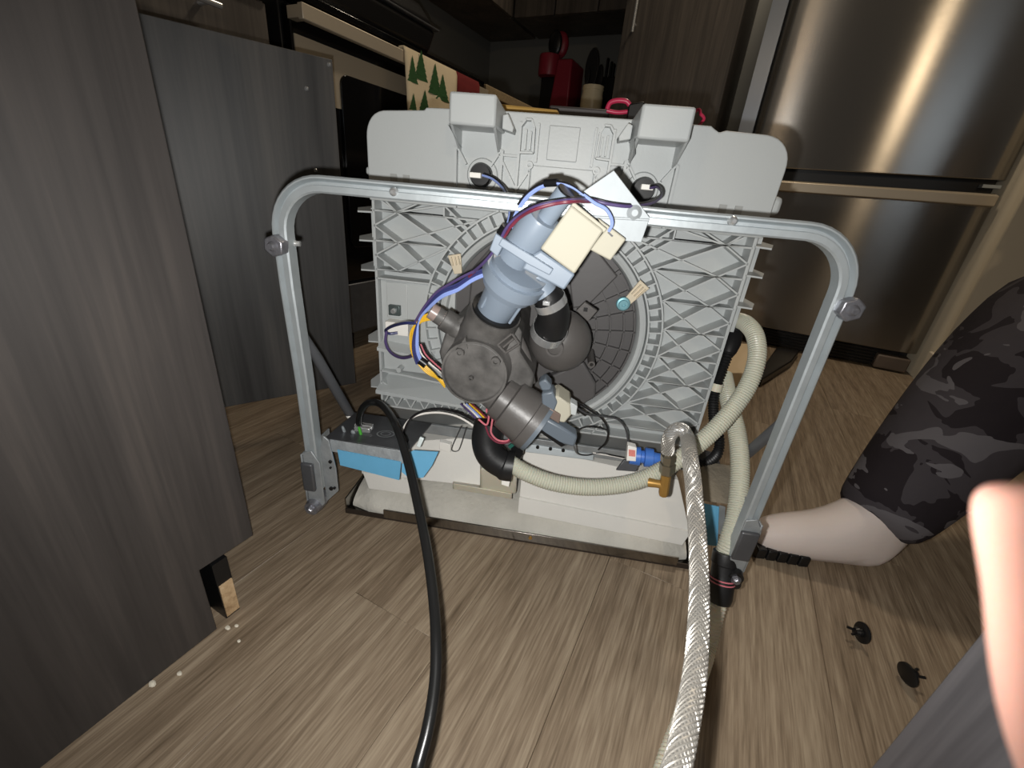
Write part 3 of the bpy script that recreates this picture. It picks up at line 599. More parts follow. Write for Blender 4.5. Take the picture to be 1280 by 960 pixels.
# smooth service panel low on the left, with its shelf, clip nut, white terminal and stud
sv = ob('service_panel', MB().bx(-.272,-.155,.618,.637,.255,.402), GREY, DW, bevel=.002)
ob('panel_outline', MB().bx(-.262,-.229,.6165,.619,.345,.400), GREY, sv, bevel=.001)
ob('shelf', MB().hull8([(-.273,.598,.299),(-.20,.598,.293),(-.20,.598,.288),(-.273,.598,.294)],[(-.273,.636,.312),(-.17,.636,.304),(-.17,.636,.300),(-.273,.636,.306)]), GREY, sv)
ob('shelf', MB().hull8([(-.277,.594,.226),(-.13,.594,.220),(-.13,.594,.215),(-.277,.594,.220)],[(-.277,.64,.240),(-.13,.64,.238),(-.13,.64,.234),(-.277,.64,.235)]), GREY, sv)
p = Lp(493, 388, .612); ob('clip_nut', MB().bx(p[0]-.009,p[0]+.009,.610,.619,p[2]-.008,p[2]+.008), mat('clip_nut_steel', srgb(96,106,106), .4, .6), sv, bevel=.001)
ob('clip_screw', MB().lathe((p[0],.604,p[2]),(p[0],.612,p[2]),[(0,.003),(.4,.0045),(1,.0045)],14), CHROME, sv)
p = Lp(497, 411, .600); ob('terminal_block', MB().bx(p[0]-.019,p[0]+.017,.598,.617,p[2]-.010,p[2]+.010), WHITE, sv, bevel=.001)
p = Lp(501, 460, .612); ob('stud', MB().lathe((p[0],.602,p[2]),(p[0],.62,p[2]),[(0,.003),(0,.0042),(1,.0042)],14), GREY, sv)

# ---- galvanised U frame in front of the pan
YB = .452
xl, xr, zt = -.3035, .2695, .5295; rc = .052
path = [(xl, YB, .135), (xl, YB, .30), (xl-.003, YB, .42), (xl-.003, YB, zt-rc)]
path += [(xl-.003+rc*(1-math.cos(a)), YB, zt-rc+rc*math.sin(a)) for a in [PI/2*k/10 for k in range(1, 11)]]
path += [(-.1, YB, zt+.0005), (.1, YB, zt-.0005)]
path += [(xr-rc+rc*math.sin(a), YB, zt-rc+rc*math.cos(a)) for a in [PI/2*k/10 for k in range(0, 11)]]
path += [(xr, YB, .42), (xr, YB, .30), (xr, YB, .135)]
# lipped channel: rounded outside, an open seam running along one edge
prf = [(-1,-.75),(-.8,-1),(.8,-1),(1,-.8),(1,-.62),(.35,-.30),(.35,.06),(.72,.10),(1,.12),(1,.8),(.8,1),(-.8,1),(-1,.75)]
fr_ = ob('base_frame', MB().tube(path, .0088, prof=[(b_*.95, -a) for a, b_ in prf], up0=(1,0,0)), ZINC, DW)
def hexbolt(u, v, pu, pv):
    c = Lp(u, v, YB-.012); m = MB(); r = .0118
    m.prism([(c[0]+r*math.cos(PI/3*k+.4), c[2]+r*math.sin(PI/3*k+.4)) for k in range(6)], YB-.019, YB-.006)
    b_ = ob('levelling_bolt', m, HEXM, fr_, bevel=.0015); ob('bolt_stub', MB().lathe((c[0],YB-.024,c[2]),(c[0],YB-.018,c[2]),[(0,.003),(.3,.0042),(1,.006)],14), HEXM, b_)
    p = Lp(pu, pv, YB+.006); ob('pin', MB().lathe((c[0],YB+.004,p[2]),(p[0],YB+.008,p[2]),[(0,.0038),(.7,.0038),(.7,.003),(1,.003)],12), CHROME, b_)
hexbolt(346,307,374,305); hexbolt(1061,386,1031,377)
for (u, v) in ((492,240),(916,276)):
    c = Lp(u, v, YB-.008); ob('rivet', MB().lathe((c[0],YB-.0125,c[2]),(c[0],YB-.007,c[2]),[(0,.0018),(.3,.0035),(1,.0048)],14), CHROME, fr_)
# diagonal braces running back to the hinges
BRC = mat('painted_brace', srgb(92,94,98), .5, .2)
def brace(u0, v0, y0, u1, v1, y1):
    a = Lp(u0, v0, y0); b_ = Lp(u1, v1, y1); ob('brace', MB().tube([a, a*.7+b_*.3, b_], [.0035, .0072, .0078], 10), BRC, fr_)
brace(372,405,YB+.012,440,522,.60); brace(1003,507,YB+.012,928,572,.58)
# bottom brackets with their wheel bolts
for s, sx in ((-1, xl), (1, xr)):
    z0, z1 = .112, .205; m = MB()
    m.prism([(sx-.009,z0+.006),(sx+.011,z0),(sx+.014,z0+.006),(sx+.014,z1-.02),(sx+.004,z1-.002),(sx-.009,z1-.006)], YB-.012, YB-.0095)
    m.bx(sx+s*.0105, sx+s*.013, YB-.012, YB+.06, z0, z1-.01)
    if s < 0: m.prism([(sx+.011,z0),(sx+.030,z0+.022),(sx+.030,z0+.060),(sx+.024,z1+.012),(sx+.017,z1+.018),(sx+.011,z1)], YB-.002, YB+.001)
    br = ob('hinge_bracket', m, ZINCD, fr_, bevel=.0008)
    ob('bracket_shoe', MB().bx(sx-.011, sx+.006 if s < 0 else sx+.011, YB-.018, YB-.012, z0+.028, z1-.02), DSTEEL, br, bevel=.002)
    c = (sx-s*-.002, YB-.004, z0+.003)
    wb = ob('wheel', MB().lathe((c[0],YB-.020,z0-.001),(c[0],YB+.012,z0-.001),[(0,.005),(0,.010),(.3,.0118),(.7,.0118),(1,.010)],20), BLACK if s > 0 else HEXM, br)
    ob('wheel_bolt', MB().lathe((c[0],YB-.026,z0-.001),(c[0],YB-.019,z0-.001),[(0,.0035),(.4,.0062),(1,.0065)],6), HEXM, wb)
    if s < 0:
        for (dx, dz, r) in ((.024,.072,.0025),(.0235,.062,.0016),(.021,.026,.003),(.026,.028,.002)): ob('bracket_hole', MB().lathe((sx+dx,YB-.004,z0+dz),(sx+dx,YB-.0015,z0+dz),[(0,r),(1,r)],10), BLACK, br)
    else: ob('foot_end', MB().lathe((sx+.006,YB-.02,z0-.012),(sx+.006,YB+.012,z0-.012),[(0,.006),(.2,.009),(1,.009)],14), BLACK, br)

# ---- zinc plate clamped over the bar
pv = [(768,213),(815,268),(810,276),(800,303),(783,301),(722,256),(716,250)]
zp = ob('bar_plate', MB().prism(q_([(767,213),(812,272),(801,303),(772,300),(735,262),(718,247)], YB-.010), YB-.0125, YB-.0105), PLATE, DW, bevel=.0005)
a = Lp(740,271,YB-.014); b_ = Lp(811,275,YB-.014); ob('pressed_crease', MB().tube([(a[0],YB-.0125,a[2]),(b_[0],YB-.0125,b_[2])], .0012, 6), PLATE, zp)
c = Lp(793,266,YB-.013); ob('rivet', MB().lathe((c[0],YB-.0165,c[2]),(c[0],YB-.012,c[2]),[(0,.0018),(0,.003),(.5,.0055),(1,.0075)],18), PLATE, zp)

# ---- circulation pump
def P3(u, v, y): return Lp(u, v, y)
def px(u, v, y, n): return n*mpp(u, v, y)
p0 = P3(616,392,.478); p1 = P3(706,243,.418); k = mpp(660,320,.45)
cpump = ob('circulation_pump', MB().lathe(p0, p1, [(-.06,24*k),(.0,25*k),(.27,29*k),(.27,37*k),(.33,40*k),(.33,43*k),(.42,43*k),(.42,38*k),(.46,38*k)], 36), BLUEG, DW)
for t_, w_ in ((-16,4),(4,2),(24,4)):
    a = P3(616+t_*.86*1.0, 392+t_*.5, .455); b_ = P3(640+t_*.98, 352+t_*.55, .447); ob('pump_rib', MB().tube([a, b_], w_*.5*k, 8), BLUEG, cpump)
ax = (p1-p0); off = P3(652,318,.43)-(p0+ax*.46)
c0 = P3(647,316,.442); c1 = P3(680,270,.425)
ob('motor_can', MB().lathe(c0, c1, [(-.15,21.5*k),(.96,21.5*k),(1,20*k)], 36), BLUEG, cpump)
c0 = P3(684,272,.424); c1 = P3(707,240,.415); ob('motor_nose', MB().lathe(c0, c1, [(-.3,11*k),(.97,11*k),(1,10*k)], 28), BLUEG, cpump)
e0, e1 = c1, c1+(c1-c0)*.06; ob('nose_seal', MB().cyl(e0, e1, 10.2*k, 24), BLACK, cpump)
ob('collar_plate', MB().prism(q_([(660,322),(676,313),(719,343),(705,363),(684,352),(652,336)], .422), .422, .450), BLUEG, cpump, bevel=.002)
ob('collar_lip', MB().prism(q_([(628,297),(667,320),(692,336),(687,344),(660,330),(623,306)], .419), .417, .445), BLUEG, cpump, bevel=.001)
ob('mount_ear', MB().prism(q_([(620,291),(633,300),(622,321),(612,312)], .422), .420, .44), BLUEG, cpump, bevel=.001)
mc = ob('motor_cover', MB().prism(q_([(714,256),(755,288),(718,343),(675,311)], .412), .412, .455), CREAM, cpump, bevel=.002)
ob('cover_rim', MB().prism(q_([(717,252),(759,286),(755,291),(713,258)], .416), .414, .458), CREAM, mc, bevel=.001)
ob('cover_plug', MB().prism(q_([(747,272),(783,299),(763,326),(737,312),(755,290)], .424), .424, .452), CREAM, mc, bevel=.0015)
a = P3(763,293,.4225); ob('plug_slot', MB().box((a[0],.4245,a[2]),(.006,.002,.0016),Matrix.Rotation(.6,3,'Y')), BLACK, mc)
# outlet stub, rubber elbow with two clamps, volute dome
s0 = P3(670,345,.462); s1 = P3(684,372,.462); ks = mpp(680,370,.465)
ob('outlet_stub', MB().lathe(s0, s1, [(0,16*ks),(1,16.5*ks)], 28), BLUEG, cpump)
el = smooth_path([P3(681,366,.462), P3(688,377,.464), P3(692,392,.470), P3(690,405,.480), P3(684,417,.492)], 6)
elb = ob('rubber_elbow', MB().tube(el, [ks*q for q in np.interp(np.linspace(0,1,len(el)), [0,.3,.55,.8,1], [18,20,21,22.5,22])], 26), RUBBER, DW)
def band(path, i0, i1, r, mt, par, name='hose_clamp'):
    a, b_ = path[i0], path[i1]; return ob(name, MB().lathe(a, b_, [(0,r*.97),(0,r),(1,r),(1,r*.97)], 32, cap=False), mt, par)
b1 = band(el, 4, 8, 20.8*ks, CHROME, elb); ob('clamp_catch', MB().box(P3(683,379,.445),(.008,.004,.005)), CHROME, b1, bevel=.0008)
band(el, 20, 24, 24.2*ks, CHROME, elb)
dc = P3(700,426,.545); kd = mpp(700,426,.53)
vol = ob('pump_volute', MB().ball(dc, 40*kd, (1,.85,1.02), 32, 20), DGREY, DW)
c = P3(693,436,.500); ob('volute_recess', MB().lathe((c[0],.500,c[2]),(c[0],.53,c[2]),[(0,8*kd),(0,10.5*kd),(1,11*kd)],22,cap=False), DGREY, vol)
c = P3(697,428,.497); ob('clamp_screw', MB().lathe((c[0],.494,c[2]),(c[0],.515,c[2]),[(0,.0035),(.2,.005),(1,.005)],12), DGREY, vol)
m = MB().prism(q_([(720,388),(731,377),(747,388),(735,402)], .535), .533, .54); tb = ob('mount_tab', m, DGREY, vol, bevel=.001)
c = P3(732,387,.532); ob('tab_hole', MB().box((c[0],.5325,c[2]),(.005,.002,.005)), BLACK, tb)
for (u, v) in ((739,452),(659,458)):
    c = P3(u, v, .56); ob('screw_boss', MB().lathe((c[0],.548,c[2]),(c[0],.60,c[2]),[(.1,.0022),(0,.0025),(0,.0048),(1,.0055)],16,cap=False), DGREY, vol)
# ---- sump housing
ks = mpp(595,465,.46)
sb = P3(593,466,.452)
sump = ob('sump_housing', MB().lathe((sb[0],.452,sb[2]),(sb[0],.60,sb[2]),[(0,40*ks),(.03,42*ks),(.2,43*ks),(.22,45.5*ks),(.5,46*ks),(1,40*ks)],40)
          .prism(q_([(560,405),(580,395),(640,395),(652,415),(650,440),(668,468),(664,490),(640,500),(556,470),(549,440)], .48), .478, .60), SUMPC, DW, bevel=.003)
nk0 = P3(620,389,.476); nk1 = P3(597,440,.50)
ob('sump_neck', MB().lathe(nk0, nk1, [(.06,25.5*ks),(0,26*ks),(0,32*ks),(.08,33*ks),(.3,33*ks),(.9,38*ks),(1,36*ks)], 36, cap=False), SUMPC, sump)
ob('neck_gasket', MB().lathe(nk0+(nk0-nk1)*.05, nk0+(nk1-nk0)*.12, [(0,25*ks),(0,30*ks),(1,30*ks)], 36, cap=False), RUBBER, sump)
ob('cover_rim', MB().lathe((sb[0],.449,sb[2]),(sb[0],.456,sb[2]),[(0,38.5*ks),(0,41*ks),(1,42*ks)],40,cap=False), SUMPC, sump)
for (u, v, r) in ((575,440,5.5),(620,451,5.5),(589,472,3)):
    c = P3(u, v, .451); ob('screw_boss', MB().lathe((c[0],.4465,c[2]),(c[0],.456,c[2]),[(.25,r*.45*ks),(0,r*.5*ks),(0,r*ks),(1,r*1.15*ks)],18,cap=False), SUMPC, sump)
ob('boss_gusset', MB().prism(q_([(571,437),(582,421),(585,436)], .452), .450, .47), SUMPC, sump)
lt = MB()
for a, b_ in (((622,431),(640,417)),((640,417),(649,430)),((649,430),(632,441)),((632,441),(622,431)),((629,434),(642,423))):
    A = P3(*a, .46); B = P3(*b_, .46); lt.tube([A, B], .0016, 6)
ob('latch_loop', lt, DGREY, sump)
ob('sump_shoulder', MB().prism(q_([(630,440),(652,436),(664,468),(660,492),(640,488),(636,465)], .50), .498, .60), DGREY, sump, bevel=.004)
for a, b_, r in (((645,415),(664,478),.006),((625,450),(648,487),.005)):
    A = P3(*a, .50); B = P3(*b_, .505); ob('moulded_arm', MB().tube(smooth_path([A,(A+B)/2+np.array([.004,0,0]),B],5), r, 10), DGREY, sump)
# sensor plug with yellow wires
a = P3(538,388,.482); b_ = P3(576,412,.49); kq = mpp(556,400,.48)
tp_ = ob('turbidity_sensor', MB().lathe(a, b_, [(.2,9*kq),(.2,11*kq),(.42,11*kq),(.42,14.5*kq),(.75,14.5*kq),(.78,15.5*kq),(1,15.5*kq)], 24), SUMPC, sump)
ob('clear_plug', MB().lathe(a, b_, [(.0,8*kq),(.0,10*kq),(.4,11*kq)], 20), mat('smoky_plug', srgb(150,132,126), .3), sump)
# ---- drain pump
a = P3(612,487,.475); b_ = P3(700,552,.46); kq = mpp(650,515,.465)
dp_ = ob('drain_pump', MB().lathe(a, b_, [(0,20*kq),(.12,22*kq),(.14,27*kq),(.26,28*kq),(.28,33*kq),(.55,36*kq),(.56,38*kq),(.66,38*kq)], 36), DGREY, DW)
ob('pump_collar', MB().lathe(a, b_, [(.655,30*kq),(.655,37*kq),(.71,37*kq),(.71,30*kq)], 36), BLUED, dp_)
ob('collar_arm', MB().prism(q_([(677,492),(691,489),(697,503),(690,521),(678,519)], .452), .451, .475), BLUED, dp_, bevel=.002)
ob('motor_arm', MB().prism(q_([(671,531),(682,522),(705,535),(722,546),(718,559),(706,556),(686,550)], .45), .449, .470), BLUED, dp_, bevel=.003)
ob('arm_slot', MB().prism(q_([(667,534),(670,533),(706,556),(702,558)], .449), .4475, .4495), BLACK, dp_)
co = ob('coil', MB().prism(q_([(688,498),(697,494),(713,505),(714,518),(706,528),(700,527),(684,514)], .455), .453, .490), CREAM, dp_, bevel=.002)
ob('coil_core', MB().prism(q_([(685,508),(701,518),(699,529),(684,520)], .452), .450, .47), mat('laminated_core', srgb(120,104,96), .5, .3), dp_, bevel=.001)
ob('coil_terminal', MB().prism(q_([(713,503),(722,508),(720,520),(712,518)], .455), .455, .47), GREY, dp_, bevel=.001)
ob('plug_cap', MB().prism(q_([(673,478),(682,473),(690,482),(688,488),(677,488)], .462), .460, .48), BLUED, dp_, bevel=.002)
# ---- rubber drain elbow and small bits under the pump
el2 = smooth_path([P3(612,528,.485), P3(608,550,.478), P3(613,568,.472), P3(628,580,.47), P3(642,583,.47)], 6)
e2 = ob('drain_elbow', MB().tube(el2, lambda t: (19-2*t+ (2.0 if t > .75 else 0))*mpp(615,565,.475), 24), RUBBER, DW)
ob('paper_tag', MB().prism(q_([(629,587),(640,590),(636,608),(627,605)], .478), .477, .4785), WHITE, DW)
ob('dark_catch', MB().prism(q_([(640,553),(655,553),(654,567),(650,573),(638,566)], .49), .488, .50), BLACK, DW, bevel=.001)
ob('green_tab', MB().prism(q_([(635,557),(648,548),(650,551),(638,560)], .47), .468, .472), mat('dark_green_plastic', srgb(30,84,74), .4), DW)
ob('milky_duct', MB().hull8([P3(600,585,.525),P3(647,588,.525),P3(645,618,.545),P3(600,612,.545)],[P3(600,575,.60),P3(647,578,.60),P3(645,610,.60),P3(600,605,.60)]), CLEAR, DW, bevel=.004)
ob('duct_foot', MB().hull8([P3(566,604,.54),P3(640,617,.54),P3(640,624,.545),P3(566,611,.545)],[P3(566,600,.60),P3(640,610,.60),P3(640,618,.60),P3(566,606,.60)]), CLEAR, DW, bevel=.002)
# ---- the door it lies on: steel tray, felt, white sheets
x0, x1, yf = -.323, .2725, .549
tr = MB().bx(x0, x1, yf, 1.36, .0015, .004).bx(x0, x0+.0025, yf, 1.36, .004, .031).bx(x1-.0025, x1, yf, 1.36, .004, .031)
tray = ob('door_tray', tr, STEEL, DW)
ob('front_lip', MB().bx(x0+.07, x1-.025, yf-.0015, yf+.0015, .004, .021), STEEL, tray, bevel=.0005); ob('tray_edge', MB().bx(x0, x1, yf-.001, yf+.001, .0005, .010), mat('dark_tray_edge', srgb(66,58,52), .5, .5), tray)
c = Lp(662, 679, yf-.003); ob('lip_hole', MB().lathe((c[0],yf-.003,.013),(c[0],yf-.001,.013),[(0,.003),(1,.003)],12), BRASS, tray)
felt = MB(); pr = [(.553,.0045),(.553,.012),(.558,.020),(.568,.028),(.584,.038),(.62,.047),(.70,.05),(1.34,.05),(1.34,.0045)]; nx = 40; vs = []
for i in range(nx+1):
    t = i/nx; x = x0+.006+(x1-x0-.012)*t; e = min(t, 1-t)*nx
    for (y, z) in pr: vs.append((x, y+(.012*(1-min(1, e/3)) if y < .7 else 0), max(.0045, z*(1 if e > 2 else .72+.14*e)+(.0012*math.sin(i*1.9+y*60)+.0008*math.sin(i*.7) if z > .006 else 0))))
n = len(pr); felt.add(vs, [(i*n+k, (i+1)*n+k, (i+1)*n+(k+1)%n, i*n+(k+1)%n) for i in range(nx) for k in range(n)]+[tuple(range(n)), tuple(nx*n+k for k in range(n-1,-1,-1))])
ob('insulation_felt', felt, FELT, tray)
def slab(name, pts, th, mt, par, bev=.0008):          # pts: 4 pixels with depth, thickness away from the camera
    q = [Lp(u, v, y) for u, v, y in pts]; b = [p+np.array([0, th, -.0]) for p in q]
    return ob(name, MB().hull8(q, b), mt, par, bevel=bev)
sh = slab('white_sheet', [(452,592,.577),(600,608,.575),(602,546,.612),(452,556,.602)], .06, SHEET, DW)
slab('sheet_flap', [(461,611,.570),(512,618,.570),(512,600,.576),(453,590,.576)], .01, SHEET, sh)
sh = slab('white_sheet', [(649,626,.577),(863,668,.577),(848,600,.612),(655,558,.612)], .05, SHEET, DW)
slab('sheet_flap', [(647,641,.568),(853,682,.568),(864,665,.576),(649,622,.576)], .012, SHEET, sh)
slab('sheet_clip', [(549,562,.588),(563,566,.588),(563,556,.59),(549,552,.59)], .01, WHITE, sh)
rail = slab('bottom_rail', [(440,528,.604),(880,592,.604),(880,578,.604),(440,517,.604)], .006, ZINCD, DW)
slab('rail_flange', [(655,565,.598),(742,576,.598),(742,568,.602),(655,554,.602)], .004, ZINC, rail)
for (u, v) in ((688,561),(672,559),(704,563)):
    c = Lp(u, v, .597); ob('rail_hole', MB().lathe((c[0],.5955,c[2]),(c[0],.5985,c[2]),[(0,.0028),(1,.0028)],10), BLACK, rail)
# ---- junction plate low on the left, taped along its front edge
ZP = .186
jp = ob('junction_plate', MB().hull8([(-.297,.47,.205),(-.178,.47,.203),(-.178,.58,ZP),(-.307,.58,ZP)], [(-.297,.47,.2065),(-.178,.47,.2045),(-.178,.58,ZP+.0015),(-.307,.58,ZP+.0015)]), DSTEEL, DW)
ob('plate_lip', MB().hull8([(-.290,.470,.206),(-.180,.470,.2045),(-.180,.463,.188),(-.288,.463,.190)], [(-.290,.473,.206),(-.180,.473,.2045),(-.180,.466,.188),(-.288,.466,.190)]), ZINCD, jp, bevel=.001)
ob('blue_tape_strip', MB().hull8([(-.275,.4615,.196),(-.184,.4615,.192),(-.187,.460,.162),(-.272,.460,.172)], [(-.275,.4625,.196),(-.184,.4625,.192),(-.187,.461,.162),(-.272,.461,.172)]), TAPE, jp)
q = [Lp(u, v, y) for u, v, y in ((503,570,.468),(517,563,.472),(548,565,.478),(540,582,.47),(529,597,.464),(512,598,.462),(502,590,.462))]
ob('blue_tape_flap', MB().add(list(q)+[p+np.array([0,.001,0]) for p in q], [tuple(range(7)), tuple(range(13,6,-1))]+[(i,i+7,(i+1)%7+7,(i+1)%7) for i in range(7)]), TAPE, jp)
def zpl(x, y): return .2065+(y-.47)*(ZP+.0015-.2065)/.11
kn = MB(); c = Lp(478, 548, .50); cxx, cyy = c[0], .512
for r0, r1, z in ((.011,.013,.0006),(.006,.0075,.0009)):
    n = 24; zz = zpl(cxx, cyy)
    kn.add([(cxx+r*math.cos(2*PI*k/n), cyy+r*math.sin(2*PI*k/n), zpl(cxx, cyy+r*math.sin(2*PI*k/n))+z) for r in (r0, r1) for k in range(n)], [(k,(k+1)%n,(k+1)%n+n,k+n) for k in range(n)])
ob('knockout', kn, ZINCD, jp)
for (u, v, hgt, col) in ((431,541,.010,ZINC),(452,552,.013,mat('green_screw', srgb(90,190,70), .3, .3)),(443,540,.006,ZINC),(443,553,.005,ZINC)):
    c = Lp(u, v, .50); z = zpl(c[0], .50); ob('stud', MB().lathe((c[0],.50,z-.002),(c[0]-.001,.497,z+hgt),[(0,.0022),(.8,.0022),(1,.0014)],10), col, jp)
c = Lp(455, 540, .515); zg = zpl(0, .515); ob('cord_clamp', MB().bx(c[0]-.012,c[0]+.012,.508,.524,zg,zg+.008).cyl((c[0]-.014,.516,zg+.006),(c[0]+.014,.516,zg+.006),.003), CHROME, jp, bevel=.001)
CORD0 = np.array([c[0], .517, zg+.004])
c = Lp(505, 552, .50); ob('wire_grommet', MB().lathe((c[0],.50,zpl(0,.5)),(c[0],.496,zpl(0,.5)+.012),[(0,.007),(.6,.006),(1,.004)],14), BLACK, jp)
c = Lp(525, 553, .475); ob('clear_spade', MB().box((c[0],.476,c[2]),(.006,.004,.016),Matrix.Rotation(.35,3,'Y')), mat('pale_plug', srgb(216,226,226), .25), jp, bevel=.001)
cl_ = Lp(437, 519, .59); ob('white_bead', MB().ball((cl_[0],.588,cl_[2]), .005), WHITE, jp)
hk = [Lp(u, v, .57) for u, v in ((577,532),(566,556),(565,563),(571,564),(575,559),(583,534))]; ob('wire_hook', MB().tube(smooth_path(hk,4), .0008, 6), DSTEEL, DW)
# ---- right-hand corner: felt scrap, dark plate, tape, inlet valve
rs = slab('side_sheet', [(868,625,.50),(932,634,.50),(930,588,.56),(875,580,.56)], .01, FELTB, DW, .003)
slab('dark_side_plate', [(866,600,.54),(905,604,.54),(898,568,.60),(872,562,.60)], .004, DSTEEL, DW)
slab('blue_tape_strip', [(882,681,.50),(897,683,.50),(899,634,.498),(880,630,.498)], .002, TAPE, DW, .0003)
slab('side_leaf', [(898,668,.505),(905,668,.505),(907,634,.505),(899,632,.505)], .002, ZINCD, DW, .0003)
kv = mpp(800,573,.545)
va = Lp(780,568,.545); vb = Lp(828,574,.54)
iv = ob('inlet_valve', MB().lathe(va, vb, [(.15,9*kv),(.15,11*kv),(.42,11.5*kv),(.44,8*kv),(.52,8*kv),(.54,12*kv),(.75,11.5*kv),(.77,7.5*kv),(.95,7*kv),(1,5*kv)], 22), BLUE, DW)
slab('valve_label', [(783,576,.530),(795,577,.530),(796,560,.532),(785,557,.532)], .012, WHITE, iv)
slab('valve_label_print', [(786,570,.5293),(794,571,.5293),(794,563,.531),(786,562,.531)], .0008, mat('red_label_print', srgb(214,130,120), .6, var=.4, vscale=400), iv, 0)
slab('valve_leg', [(770,588,.545),(795,590,.545),(800,578,.55),(780,575,.55)], .004, DSTEEL, iv)
# ---- wires
def wire(pts, ys, col, r=.0014, par=None, name='wire'):
    if not isinstance(ys, (list, tuple)): ys = [ys]*len(pts)
    P = smooth_path([Lp(u, v, y) for (u, v), y in zip(pts, ys)], 6); return ob(name, MB().tube(P, r, 7), col, par or DW)
LB = mat('light_blue_wire', srgb(140,160,220), .4); NV = mat('navy_wire', srgb(52,56,104), .4); RDW = mat('maroon_wire', srgb(112,44,60), .4); PPL = mat('purple_wire', srgb(80,66,110), .4)
YEL = mat('yellow_wire', srgb(222,176,50), .4); WHW = mat('white_wire', srgb(226,222,216), .45); PNK = mat('pink_wire', srgb(190,106,116), .4); BKW = mat('black_wire', srgb(24,22,24), .4)
up_ = [(603,219),(616,224),(628,235),(635,250),(637,265),(635,277),(631,287)]
wire(up_, [.582,.572,.55,.50,.47,.455,.445], LB); wire([(u+2,v-2) for u,v in up_], [.583,.574,.552,.502,.472,.457,.447], BKW, .0013)
lg = [(813,235),(822,234),(827,241),(822,250),(806,256),(785,258),(760,255),(738,250),(715,250),(692,253),(668,259),(648,270),(634,284),(626,298),(616,315),(603,330),(590,341)]
ly = [.575,.56,.53,.50,.46,.437,.432,.428,.398,.398,.40,.415,.42,.425,.43,.44,.455]
wire(lg, ly, PPL, .0016); wire([(u,v-2.5) for u,v in lg], [y+.001 for y in ly], BKW, .0012)
rd = [(738,252),(715,252),(692,255),(668,262),(650,272),(638,284)]; wire(rd, [.426,.397,.397,.399,.413,.418], RDW, .0016)
wire([(638,284),(632,294),(622,308),(610,322),(598,335),(586,346)], [.418,.424,.43,.44,.45,.46], RDW, .0014)
lb = [(641,290),(641,276),(647,262),(658,246),(672,235),(686,230),(700,229),(716,234),(730,244),(744,254),(757,261),(764,272),(765,281),(761,289)]
lyb = [.44,.445,.445,.44,.435,.43,.425,.422,.42,.42,.42,.418,.416,.418]
wire(lb, lyb, LB, .0015); wire([(u-2,v-2) for u,v in lb[:10]], lyb[:10], BKW, .0012); wire([(u+2,v+1) for u,v in lb[:8]], lyb[:8], LB, .0012)
ob('tape_wrap', MB().tube([Lp(681,229,.432),Lp(697,228,.427)], .0034, 10), BLACK, DW); ob('tape_wrap', MB().tube([Lp(632,282,.424),Lp(625,292,.428)], .004, 10), BLACK, DW); ob('tape_wrap', MB().tube([Lp(575,358,.468),Lp(568,362,.47)], .0036, 10), BLACK, DW)
for d, c_, r in ((-3,NV,.0015),(0,NV,.0015),(3,LB,.0015),(5.5,LB,.0013)):
    wire([(614,336+d),(592,345+d),(572,358+d),(553,366+d),(536,382+d*.7),(524,400),(519+d*.6,420),(519+d*.8,440),(524+d,455)], [.46,.462,.466,.47,.48,.488,.49,.49,.492], c_, r)
wire([(597,337),(580,345),(562,355),(545,366),(530,384),(519,402)], [.45,.455,.462,.47,.48,.487], PPL, .0015)
wire([(519,404),(505,404),(490,408),(482,413),(486,417),(497,416)], [.488,.50,.54,.57,.58,.585], NV, .0021); wire([(483,414),(482,428),(488,440),(500,447),(512,446),(521,440)], [.57,.56,.55,.53,.51,.49], PPL, .0021)
for d in (-3, -.5, 2, 4):
    wire([(548,395+d),(534,396+d),(524,402+d*.6),(517+d,414),(516+d,430),(519+d,444),(527+d,456),(538+d,467),(556,480+d)], [.487,.488,.49,.492,.493,.494,.494,.495,.50], YEL, .0013)
for d, c_ in ((4,WHW),(7,BKW),(10,PNK),(13,BKW)):
    wire([(520+d*.6,430),(524+d*.8,443),(533+d,454),(545+d*.8,463),(552+d*.6,470)], [.495,.496,.498,.50,.51], c_, .0011)
ob('tape_wrap', MB().tube([Lp(525,450,.492),Lp(533,456,.492)], .0055, 10), BLACK, DW)
for d, c_ in ((0,PPL),(4,WHW),(7,LB),(11,YEL),(14,RDW)): wire([(576+d,505),(590+d,518),(602+d,532),(612+d*.5,545)], [.53,.51,.50,.495], c_, .0014)
wire([(500,549),(505,534),(514,523),(530,517),(552,516),(575,522),(600,538)], [.50,.50,.505,.51,.52,.51,.50], WHW, .0016); wire([(503,549),(508,532),(517,520),(533,513),(555,512),(578,518),(605,533)], [.50,.50,.505,.51,.52,.51,.50], BKW, .0018)
wire([(598,524),(608,531),(611,520),(608,513),(612,508),(617,513),(615,528),(614,541),(622,550),(634,551),(640,544)], .462, PNK, .0013); wire([(607,533),(612,545),(622,553),(634,553),(641,546)], .461, RDW, .0013)
wire([(692,486),(706,492),(720,502),(736,512),(752,523),(760,538),(757,553),(748,562)], [.475,.48,.50,.52,.55,.57,.58,.585], BKW, .0014); wire([(716,506),(735,518),(752,520),(772,524),(782,536),(785,552),(784,562)], [.49,.51,.53,.545,.55,.55,.545], DSTEEL, .0014)
wire([(718,541),(730,534),(745,534),(760,538)], [.46,.50,.53,.56], BKW, .0011); wire([(717,557),(722,567),(734,569),(750,566),(765,569),(780,572)], [.47,.55,.58,.585,.58,.56], BKW, .0011); wire([(741,566),(770,571),(782,574)], .585, WHW, .0011)
ob('tape_wrap', MB().tube([Lp(724,512,.505),Lp(732,518,.51)], .003, 8), BLACK, DW)

